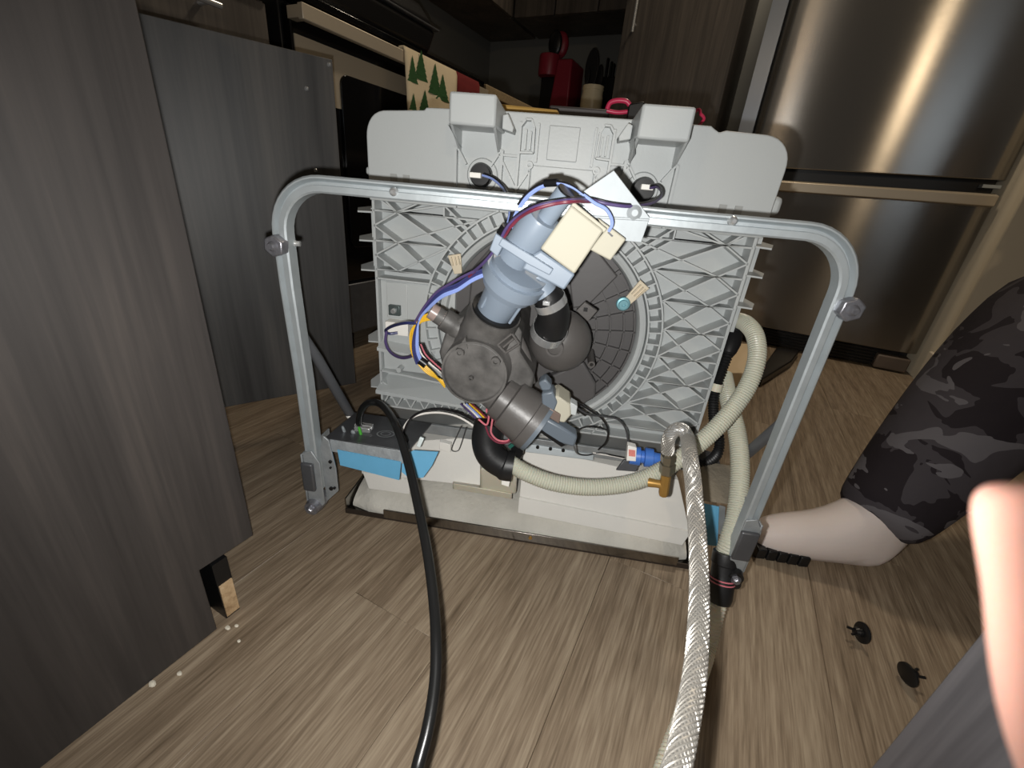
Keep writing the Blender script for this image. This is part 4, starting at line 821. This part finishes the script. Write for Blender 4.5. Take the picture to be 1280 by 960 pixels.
# ================================================================ hoses and cord
def to_w(p): return EX*p[0]+EY*p[1]+np.array([0,0,p[2]])
def corrugated(path, r, pitch=.0034, amp=.0005, n=18):
    P = resample(path, pitch/4); return MB().tube(P, lambda t, N=len(P): r+amp*math.cos(2*PI*round(t*(N-1))/4), n)
def W(u, v, y): return to_w(Lp(u, v, y))
# drain hose: pump elbow -> low arc -> up round the side -> back down -> coupling -> floor
h1 = smooth_path([W(636,578,.470), W(660,592,.466), W(695,604,.466), W(740,609,.472), W(790,603,.482), W(835,583,.495), W(880,549,.515), W(912,516,.535), W(935,482,.555), W(946,448,.575), W(944,420,.60), W(933,405,.63), W(922,400,.68)], 10)
def unL(m): m.v = [tuple(Lw(p)) for p in m.v]; return m   # world -> the dishwasher's frame
dh = ob('drain_hose', unL(corrugated(h1, .0112)), HOSE, DW)
h2 = smooth_path([W(905,470,.66), W(912,505,.61), W(922,545,.57), W(925,590,.53), W(921,640,.49), W(912,675,.465), W(904,700,.455)], 10)
ob('ribbed_hose', unL(corrugated(h2, .0122)), HOSE, dh)
ca = W(907,690,.456); cb_ = W(899,752,.430)
cpl = ob('hose_coupling', unL(MB().lathe(ca, cb_, [(0,.0125),(0,.0150),(.08,.0160),(.22,.0160),(.24,.0148),(.5,.0150),(.55,.0158),(.9,.0155),(1,.0138)], 28)), RUBBER, dh)
d_ = (cb_-ca)
for t in (.5, .57): ob('pink_tie', unL(MB().lathe(ca+d_*t, ca+d_*(t+.025), [(0,.0155),(0,.0164),(1,.0164),(1,.0155)], 28, cap=False)), PNK, dh)
h3 = smooth_path([cb_-d_*.05, W(893,772,.42), onfloor(884,812,.0125), onfloor(868,858,.0125), onfloor(848,915,.0125), onfloor(832,960,.0125), onfloor(812,1040,.0125), (.075,.05,.0125), (.10,-.25,.0125), (.115,-.72,.0125)], 10)
ob('floor_run', unL(corrugated(h3, .0105, .0046, .0007)), CLEAR, dh)
# black corrugated sleeve on the right side
h4 = smooth_path([W(921,402,.70), W(917,420,.655), W(909,445,.635), W(898,475,.625), W(892,500,.62), W(893,530,.615), W(899,548,.60), W(897,566,.585), W(886,577,.57), W(868,582,.56), W(850,580,.555)], 10)
sl_ = ob('black_sleeve', unL(corrugated(h4, .0072, .0042, .0009, 14)), RUBBER, DW)
h4r = resample(h4, .003)
i_ = int(len(h4r)*.13); ob('sleeve_cap', unL(MB().lathe(h4r[i_], h4r[i_+14], [(0,.007),(.1,.0125),(.5,.0135),(.85,.0110),(1,.0085)], 20)), RUBBER, sl_)
i_ = int(len(h4r)*.41); ob('sleeve_tie', unL(MB().lathe(h4r[i_], h4r[i_+4], [(0,.0088),(1,.0088)], 18, cap=False)), CLEAR, sl_)
# braided steel water line
WX_ = lambda u, v, d: cam_pt(u, v, d)
nut = W(835,566,.462)
bp_ = smooth_path([nut, W(835,552,.462), W(840,541,.462), W(850,536,.460), W(859,546,.452), cam_pt(863,575,.43), cam_pt(868,620,.415), cam_pt(873,690,.375), cam_pt(874,760,.335), cam_pt(869,840,.295), cam_pt(857,910,.262), cam_pt(843,970,.24), cam_pt(815,1060,.215), (.03,.03,.20), (.03,-.10,.10), (.05,-.25,.02), (.07,-.45,.0082), (.08,-.72,.0082)], 10)
bh = thing('braided_hose', 'braided stainless steel water line with brass end, arching out from the inlet valve', 'hose', W(832,610,.463))
P = resample(bp_, .002); rB = .0069
ob('hose_core', MB().tube(P, rB, 20), mat('hose_core_grey', srgb(120,118,114), .5, .5), bh)
br = MB(); P2 = [Vector(p) for p in resample(bp_, .0016)]; m_ = len(P2); T = [(P2[min(i+1,m_-1)]-P2[max(i-1,0)]).normalized() for i in range(m_)]
Nv = [None]*m_; Nv[0] = (Vector((1,0,0))-T[0]*T[0].x).normalized()
for i in range(1, m_): q = T[i-1].rotation_difference(T[i])@Nv[i-1]; Nv[i] = (q-T[i]*q.dot(T[i])).normalized()
for sgn in (1, -1):
    for k in range(14):
        st = []
        for i in range(m_):
            a = sgn*i*.0016/.0085*.95+2*PI*k/14; over = .0003 if sgn > 0 else 0.0
            st.append(P2[i]+(Nv[i]*math.cos(a)+T[i].cross(Nv[i])*math.sin(a))*(rB+.0002+over))
        br.tube(st, .0007, 5, cap=False)
bo = ob('braid', br, BRAID, bh); bo['kind'] = 'stuff'
ob('ferrule', MB().tube([P[k] for k in range(12, 34, 3)], .0079, 18), CHROME, bh)
f0, f1 = W(836,560,.462), W(833,592,.463)
ft = ob('hex_fitting', MB().lathe(f0, f1, [(0,.0068),(.25,.0068),(.28,.0088),(.5,.0088),(.52,.0070),(.58,.0070),(.6,.0092),(.95,.0092),(1,.0080)], 6), mat('fitting_nickel', srgb(150,144,128), .3, .9), bh, ang=20)
b0, b1_ = W(833,590,.463), W(829,619,.462)
be = ob('brass_elbow', MB().lathe(b0, b1_, [(0,.0062),(.9,.0062),(1,.0054)], 8), BRASS, bh)
ob('elbow_arm', MB().lathe(W(830,606,.463), W(811,603,.47), [(0,.0058),(.5,.0052),(1,.006)], 12), BRASS, be)
# power cord
pc = smooth_path([to_w(CORD0), W(449,530,.515), W(452,512,.505), W(463,503,.495), W(478,507,.482), cam_pt(494,530,.50), cam_pt(509,575,.47), cam_pt(522,630,.435), cam_pt(534,690,.40), cam_pt(542,750,.37), cam_pt(545,800,.345), cam_pt(544,850,.325), cam_pt(536,905,.305), cam_pt(523,955,.29), cam_pt(500,1030,.27), (-.12,.02,.10), (-.16,-.10,.02), (-.22,-.30,.0052), (-.28,-.70,.0052)], 10)
tag(ob('power_cord', MB().tube(resample(pc, .004), .0047, 14), CORD), 'thick black power cord arching from the metal junction plate', 'power cord')

# ================================================================ small things
# tools on the upturned back of the dishwasher
TZ = .6155
def onTub(x, y, z=0.0): return to_w((x, y, TZ+z))
a = Lp(690,133,.80); b_ = Lp(760,136,.80)
t = thing('tool_tray', 'dark shallow tray lying on the back of the dishwasher', 'tray', onTub((a[0]+b_[0])/2, .84), 0); OFF[t.name] = (0,0,0)
t.location = Vector(to_w(((a[0]+b_[0])/2, .86, TZ)).tolist()); t.rotation_euler = (0,0,TH)
wT = b_[0]-a[0]; zT = (a[2]+b_[2])/2-TZ
ob('tray_base', MB().bx(-wT/2, wT/2, -.06, .06, 0, zT*.55), DSTEEL, t, bevel=.004); ob('tray_rim', MB().bx(-wT/2-.004, wT/2+.004, -.064, .064, zT*.55, zT), mat('tray_rim_grey', srgb(70,66,66), .5), t, bevel=.003)
# pink-handled pliers in two loops
PKP = mat('pink_grip', srgb(190,48,84), .35)
def pliers(u, v, y, wpx, hpx, label):
    c = Lp(u, v, y); k = mpp(u, v, y); t = thing('pliers', label, 'pliers'); t.location = Vector(to_w((c[0], y, TZ)).tolist()); t.rotation_euler = (0,0,TH); z = c[2]-TZ
    A = [(-wpx*k/2,0,z-hpx*k*.35),(-wpx*k*.4,0,z+hpx*k*.25),(-wpx*k*.1,0,z+hpx*k*.5),(wpx*k*.3,0,z+hpx*k*.5),(wpx*k*.5,0,z+hpx*k*.2)]
    ob('upper_grip', MB().tube(smooth_path(A,5), .0035, 10), PKP, t); B = [(-wpx*k/2,.004,z-hpx*k*.4),(0,.004,z-hpx*k*.5),(wpx*k*.5,.004,z-hpx*k*.35)]
    ob('lower_grip', MB().tube(smooth_path(B,5), .003, 10), PKP, t); ob('jaw', MB().hull8([(wpx*k*.45,-.006,0),(wpx*k*.45+.03,-.005,0),(wpx*k*.45+.03,.009,0),(wpx*k*.45,.01,0)],[(wpx*k*.45,-.004,z+hpx*k*.25),(wpx*k*.45+.022,-.003,z+hpx*k*.6),(wpx*k*.45+.022,.006,z+hpx*k*.6),(wpx*k*.45,.007,z+hpx*k*.25)]), BLACK, t, bevel=.002)
pliers(773,133,.76,27,12,'pink-handled pliers lying beside the dark tool tray')
c = Lp(873,146,.78); pb = smooth_path([to_w((c[0]-.05,.80,TZ+.004)), W(868,140,.79), W(876,143,.78), W(880,148,.78), W(877,153,.78), W(868,160,.79), to_w((c[0]-.06,.79,TZ+.003))], 6)
tag(ob('pink_cable', MB().tube(pb, .0022, 8), PKP), 'thin pink cable loop poking out behind the grey foot block', 'cable')
a, b_ = Lp(652,134,.74), Lp(700,135,.74)
tag(ob('yellow_strip', MB().hull8([to_w((a[0]-.03,.70,TZ)),to_w((b_[0],.70,TZ)),to_w((b_[0],.75,TZ)),to_w((a[0]-.03,.75,TZ))],[to_w((a[0]-.03,.70,a[2]-.004)),to_w((b_[0],.70,a[2]-.006)),to_w((b_[0],.75,a[2]-.002)),to_w((a[0]-.03,.75,a[2]))]), mat('mustard_card', srgb(176,140,72), .7), bevel=.003), 'mustard yellow strip lying on the back of the dishwasher by the tray', 'card strip')
# black plastic clips on the floor
def plug_clip(u, v, d, label):
    p = onfloor(u, v); t = thing('plastic_clip', label, 'clip', p, 0); OFF[t.name] = (0,0,0)
    d = Vector(d).normalized(); r = .0142; A = Vector((0,0,r*math.sqrt(1-d.z**2)+.001)); sd_ = d.cross(Vector((0,0,1))).normalized()
    ob('head', MB().lathe(A, A+d*.0042, [(0,r*.86),(.25,r),(.75,r),(1,r*.9)], 26), BLACK, t)
    ob('shank', MB().lathe(A+d*.003, A+d*.013, [(0,.0062),(.5,.0055),(.6,.0068),(1,.005)], 12), BLACK, t)
    for s_ in (-1, 1): ob('prong', MB().tube([A+d*.012+sd_*s_*.003, A+d*.020+sd_*s_*.0055], .0018, 8), BLACK, t)
plug_clip(1074,800,(-.85,-.35,.05),'black plastic clip lying on its edge with its stem toward the hose')
plug_clip(1126,852,(.80,.45,.12),'black plastic clip lying head-side out near the scuffed panel')
CRM = mat('crumb_white', srgb(226,218,200), .9)
for i, (u, v, r) in enumerate(((191,856,.0042),(225,843,.003),(299,802,.0022),(285,786,.0035),(296,783,.0025),(81,834,.002))):
    if i == 5: continue
    p = onfloor(u, v); m = MB(); m.ball((p[0],p[1],r*.5), r, (1.2,.8,.5), 8, 5); m.v = [(x+random.uniform(-.12,.12)*r, y+random.uniform(-.12,.12)*r, max(0.0003, z)) for x, y, z in m.v]
    tag(ob('crumb', m, CRM), ('largest pale crumb on the floor at the foot of the left side panel' if i == 0 else 'tiny pale crumb on the floor at the foot of the left side panel'), 'crumb', 'crumbs by the left side panel')
# flat box lid with a black dustpan behind the hose
t = thing('dustpan', 'black dustpan with a pink tip on the floor before the fridge', 'dustpan', onfloor(955,455))
q = [onfloor(u, v, .03) for u, v in ((944,472),(971,434),(1000,437),(990,451),(953,474))]
ob('pan', MB().add([tuple(p) for p in q]+[(p[0],p[1],.002) for p in q], [tuple(range(5)), tuple(range(9,4,-1))]+[(i,i+5,(i+1)%5+5,(i+1)%5) for i in range(5)]), BLACK, t, bevel=.004)
q = [onfloor(u, v, .034) for u, v in ((943,466),(947,455),(957,459))]
ob('pink_tip', MB().add([tuple(p) for p in q]+[(p[0],p[1],.006) for p in q], [(0,1,2),(5,4,3),(0,3,4,1),(1,4,5,2),(2,5,3,0)]), mat('pink_plastic', srgb(220,110,116), .35), t, bevel=.002)
q = [onfloor(u, v, .055) for u, v in ((900,466),(904,428),(958,431),(931,466))]
tag(ob('box_lid', MB().hull8([(p[0],p[1],.004) for p in q], q), mat('pale_card', srgb(226,204,170), .8), bevel=.002), 'pale card box lid on the floor behind the cream hose', 'box')

# ================================================================ people
def skin_mesh(name, verts, edges, radii, mt, parent=None, root=0, sub=2, off=(0,0,0)):
    me = bpy.data.meshes.new(name); me.from_pydata([Vector([float(c) for c in v])-Vector(off) for v in verts], edges, []); o = bpy.data.objects.new(name, me); COL.objects.link(o)
    me.materials.append(mt); m = o.modifiers.new('skin', 'SKIN'); m.use_smooth_shade = True
    if not me.skin_vertices: 
        bm = bmesh.new(); bm.from_mesh(me); bm.verts.layers.skin.verify(); bm.to_mesh(me); bm.free()
    for i, sv in enumerate(me.skin_vertices[0].data):
        r = radii[i]; sv.radius = r if isinstance(r, tuple) else (r, r); sv.use_root = (i == root)
    s = o.modifiers.new('sub', 'SUBSURF'); s.levels = sub; s.render_levels = sub
    dg = bpy.context.evaluated_depsgraph_get(); dg.update(); ev = o.evaluated_get(dg); nm = bpy.data.meshes.new_from_object(ev); o.modifiers.clear(); o.data = nm
    for p in nm.polygons: p.use_smooth = True
    if not nm.materials: nm.materials.append(mt)
    if parent is not None: o.parent = parent
    return o
def camo():
    m = bpy.data.materials.new('camouflage_cloth'); m.use_nodes = True; nt = m.node_tree; b = nt.nodes['Principled BSDF']; b.inputs['Roughness'].default_value = .85; b.inputs['Specular IOR Level'].default_value = .2
    tc = nt.nodes.new('ShaderNodeTexCoord'); mp = nt.nodes.new('ShaderNodeMapping'); mp.inputs['Scale'].default_value = (9, 9, 13); nt.links.new(tc.outputs['Object'], mp.inputs[0])
    def layer(off, thr):
        ad = nt.nodes.new('ShaderNodeVectorMath'); ad.inputs[1].default_value = (off, off*2, off*3); nt.links.new(mp.outputs[0], ad.inputs[0])
        n = nt.nodes.new('ShaderNodeTexNoise'); n.inputs['Scale'].default_value = 1; n.inputs['Detail'].default_value = 2.5; n.inputs['Distortion'].default_value = 1.1; nt.links.new(ad.outputs[0], n.inputs['Vector'])
        g = nt.nodes.new('ShaderNodeMath'); g.operation = 'GREATER_THAN'; g.inputs[1].default_value = thr; nt.links.new(n.outputs['Fac'], g.inputs[0]); return g
    cur = None; base = srgb(66,62,66)+(1,)
    for off, thr, col in ((3.1, .52, srgb(38,33,37)), (7.7, .60, srgb(98,95,99))):
        mx = nt.nodes.new('ShaderNodeMix'); mx.data_type = 'RGBA'; g = layer(off, thr); nt.links.new(g.outputs[0], mx.inputs['Factor']); mx.inputs['B'].default_value = col+(1,)
        if cur is None: mx.inputs['A'].default_value = base
        else: nt.links.new(cur.outputs['Result'], mx.inputs['A'])
        cur = mx
    nt.links.new(cur.outputs['Result'], b.inputs['Base Color'])
    n = nt.nodes.new('ShaderNodeTexNoise'); n.inputs['Scale'].default_value = 25; bp = nt.nodes.new('ShaderNodeBump'); bp.inputs['Strength'].default_value = .4; bp.inputs['Distance'].default_value = .006
    nt.links.new(tc.outputs['Object'], n.inputs['Vector']); nt.links.new(n.outputs['Fac'], bp.inputs['Height']); nt.links.new(bp.outputs[0], b.inputs['Normal']); return m
CAMO = camo()
heel = onfloor(1103, 702); toe = onfloor(952, 684); fdir = (toe-heel)/np.linalg.norm(toe-heel); lat = np.array([-fdir[1], fdir[0], 0])
ank = heel+fdir*.045+np.array([0,0,.085]); knee = cam_pt(1352, 372, .73); hip = knee-fdir*.40+np.array([.03,.06,0]); hip[2] = .16
kn2 = hip+fdir*.10-lat*.02+np.array([.28,-.26,0]); kn2[2] = .12; an2 = hip+fdir*.06+np.array([.10,-.10,0]); an2[2] = .06
bodyroot = thing('person', 'person sitting on the floor in grey camouflage trousers, one pale foot by the dishwasher', 'person', (hip[0], hip[1], 0))
off = (hip[0], hip[1], 0)
Z = lambda p, z: np.array([p[0], p[1], z])
hipL = hip-lat*.08; hipR = hip+lat*.08; spine = hip-fdir*.03+np.array([0,0,.22]); chest = hip-fdir*.0+np.array([0,0,.42]); neck = hip+fdir*.03+np.array([0,0,.56]); head0 = hip+fdir*.05+np.array([0,0,.63]); head1 = hip+fdir*.06+np.array([0,0,.76])
shL = chest-lat*.17+np.array([0,0,.06]); shR = chest+lat*.17+np.array([0,0,.06])
elR = shR-fdir*.08+lat*.10+np.array([0,0,-.26]); wrR = elR+lat*.04-fdir*.06; wrR[2] = .07; elL = shL+fdir*.02-lat*.08+np.array([0,0,-.27]); wrL = elL+fdir*.14+np.array([0,0,-.10])
V = [hip, hipL, hipR, knee, (knee*.55+ank*.45), ank, heel+fdir*.016+np.array([0,0,.028]), heel+fdir*.105+np.array([0,0,.042]), heel+fdir*.18+np.array([0,0,.036]), heel+fdir*.245+np.array([0,0,.022]),
     kn2, an2, an2+np.array([-.1,.05,-.02]), spine, chest, neck, head0, head1, shL, elL, wrL, shR, elR, wrR]
Eg = [(0,1),(0,2),(2,3),(3,4),(4,5),(5,6),(5,7),(7,8),(8,9),(1,10),(10,11),(11,12),(0,13),(13,14),(14,15),(15,16),(16,17),(14,18),(18,19),(19,20),(14,21),(21,22),(22,23)]
Rd = [.11,.085,.085,.058,.052,.040,.036,.046,.042,.026,.056,.036,.03,.12,.13,.055,.075,.07,.062,.042,.03,.062,.042,.03]
skin_mesh('body', V, Eg, Rd, SKINP, bodyroot, 0, 2, off)
# trousers: loose leg, narrowing to a hem above the ankle
hem = cam_pt(1086, 658, float(-(R.T@(ank-O))[2]))
def lerp(a, b, t): return a*(1-t)+b*t
TV = [hip, hipR, lerp(hipR,knee,.5), knee, lerp(knee,hem,.35), lerp(knee,hem,.72), lerp(knee,hem,.92), hem, hipL, lerp(hipL,kn2,.5), kn2, lerp(kn2,an2,.8), hip+np.array([0,0,.10])]
skin_mesh('trousers', TV, [(0,1),(1,2),(2,3),(3,4),(4,5),(5,6),(6,7),(0,8),(8,9),(9,10),(10,11),(0,12)], [.135,.125,.125,.128,.112,.090,.072,.062,.115,.1,.09,.06,.135], CAMO, bodyroot, 0, 2, off)
JER = mat('charcoal_sweater', srgb(58,58,62), .9, bump=.4, bscale=120)
skin_mesh('sweater', [hip+np.array([0,0,.08]), spine, chest, neck-np.array([0,0,.03]), shL, elL, lerp(elL,wrL,.9), shR, elR, lerp(elR,wrR,.9)], [(0,1),(1,2),(2,3),(2,4),(4,5),(5,6),(2,7),(7,8),(8,9)], [.145,.145,.155,.068,.08,.058,.042,.08,.058,.042], JER, bodyroot, 1, 2, off)
# hands, face and hair of the seated person
def hand(name, wrist, fwd, upv, mt, parent, off=(0,0,0), scale=1.0, curl=.35, side=1, sub=2):
    fwd = np.array(fwd)/np.linalg.norm(fwd); upv = np.array(upv, float); upv -= fwd*(upv@fwd); upv /= np.linalg.norm(upv); rt = np.cross(fwd, upv)*side
    s = scale; w = np.array(wrist); V = [w, w+fwd*.035*s, w+fwd*.07*s]; E = [(0,1),(1,2)]; Rr = [(.024*s,.017*s),(.034*s,.014*s),(.036*s,.012*s)]
    for k, (dx, ln) in enumerate(((-.030,.072),(-.010,.08),(.011,.074),(.030,.058))):
        base = w+fwd*(.078-.004*abs(k-1))*s+rt*dx*s; p = base; i0 = len(V); V.append(p); Rr.append(.0095*s); E.append((2, i0)); a = 0
        for j, f in enumerate((.45,.30,.25)):
            a += curl*(1+.3*j); d = fwd*math.cos(a)-upv*math.sin(a); p = p+d*ln*f*s; V.append(p); Rr.append((.0088-.0011*j)*s); E.append((len(V)-2, len(V)-1))
    tb = w+fwd*.022*s-rt*.030*s-upv*.006*s; i0 = len(V); V.append(tb); Rr.append(.014*s); E.append((1, i0)); d = (fwd*.75-rt*.6-upv*.25)
    for f, r in ((.034,.0115),(.028,.0098)): tb = tb+d*f*s; V.append(tb); Rr.append(r*s); E.append((len(V)-2, len(V)-1)); d = fwd*.95-rt*.25-upv*.2
    return skin_mesh(name, V, E, Rr, mt, parent, 0, sub, off)
hand('hand', wrR, np.array([.1,.1,-.4])-fdir*.6, (0,0,1), SKINP, bodyroot, off); hand('hand', wrL, fdir+np.array([0,0,-.6]), (0,0,1), SKINP, bodyroot, off, side=-1)
hc = (head0+head1)/2; rt_ = np.cross(fdir, [0,0,1.0])
HAIR = mat('dark_hair', srgb(46,34,28), .6, bump=.6, bscale=150, stretch=(1,1,.2)); EYE = mat('eye_white', srgb(235,232,228), .2); LIP = mat('lips', srgb(190,120,110), .5)
ob('hair', MB().ball(hc-fdir*.02+np.array([0,0,.035]), .092, (1,1,1.02)), HAIR, bodyroot)
for s_ in (-1, 1):
    e = ob('eye', MB().ball(hc+fdir*.066+rt_*s_*.032+np.array([0,0,.0]), .012, (1,1,1),12,8), EYE, bodyroot); ob('iris', MB().ball(hc+fdir*.074+rt_*s_*.032, .006, (1,1,1),10,6), BLACK, e)
    ob('ear', MB().ball(hc+rt_*s_*.074, .022, (.6,.6,1.2),12,8), SKINP, bodyroot)
ob('nose', MB().hull8([tuple(hc+fdir*.066+rt_*a+np.array([0,0,z])) for a, z in ((-.014,-.035),(.014,-.035),(.006,.0),(-.006,.0))], [tuple(hc+fdir*.098+rt_*a+np.array([0,0,z])) for a, z in ((-.008,-.034),(.008,-.034),(.003,-.022),(-.003,-.022))]), SKINP, bodyroot, bevel=.006)
ob('mouth', MB().ball(hc+fdir*.068+np.array([0,0,-.052]), .02, (1.0,1.0,.35),12,8), LIP, bodyroot)
for k in range(5):                                      # black ribbed edge at the toes
    p = heel+fdir*(.163+.017*k)+np.array([0,0,.014]); sd = (O-p); sd[2] = 0; sd /= np.linalg.norm(sd)
    ob('ribbed_toe_grip', MB().box(p+lat*(.030 if lat@sd > 0 else -.030)*(1-.06*k), (.0162,.022,.020), math.atan2(fdir[1], fdir[0])), BLACK, bodyroot, bevel=.0018)
# the photographer's own hand, one fingertip beside the lens
ph = thing('hand', "photographer's hand with one blurred pink fingertip reaching up past the scuffed panel", 'hand')
def C(x, y, z): return O+R@np.array([x, y, z])
wr = C(.088,-.150,-.004); ph.location = Vector(wr.tolist())
FV = [wr, C(.076,-.115,-.006), C(.066,-.082,-.014), C(.0575,-.055,-.026), C(.0508,-.030,-.035), C(.0506,-.0180,-.0350), C(.0488,-.0110,-.0350), C(.0492,-.0090,-.0350)]
FE = [(0,1),(1,2),(2,3),(3,4),(4,5),(5,6),(6,7)]; FR = [(.026,.019),(.038,.016),(.036,.014),.0098,.0085,.0084,.0086,.0072]
for k, (dx, dy, dz) in enumerate(((.022,.004,.006),(.040,-.004,.010),(.056,-.016,.014))):
    b0 = C(.066+dx,-.078+dy,-.016+dz*.5); i0 = len(FV); FV += [b0, b0+R@np.array([.004,.030,-.004]), b0+R@np.array([.012,.044,.012]), b0+R@np.array([.016,.040,.026])]; FR += [.0096,.0090,.0082,.0072]; FE += [(2,i0),(i0,i0+1),(i0+1,i0+2),(i0+2,i0+3)]
b0 = C(.056,-.118,.006); i0 = len(FV); FV += [b0, C(.050,-.088,.022), C(.050,-.062,.030)]; FR += [.014,.0112,.0095]; FE += [(1,i0),(i0,i0+1),(i0+1,i0+2)]
FV += [np.array([.095,-.10,.35]), np.array([.05,-.26,.30]), np.array([.0,-.50,.33])]; FR += [.032,.042,.045]; FE += [(0,len(FV)-3),(len(FV)-3,len(FV)-2),(len(FV)-2,len(FV)-1)]
skin_mesh('fingers_and_palm', FV, FE, FR, SKIN, ph, 0, 3, tuple(wr))
skin_mesh('sleeve', [np.array([.08,-.15,.338]), np.array([.05,-.26,.30]), np.array([.0,-.52,.332])], [(0,1),(1,2)], [.046,.052,.058], JER, ph, 1, 2, tuple(wr))
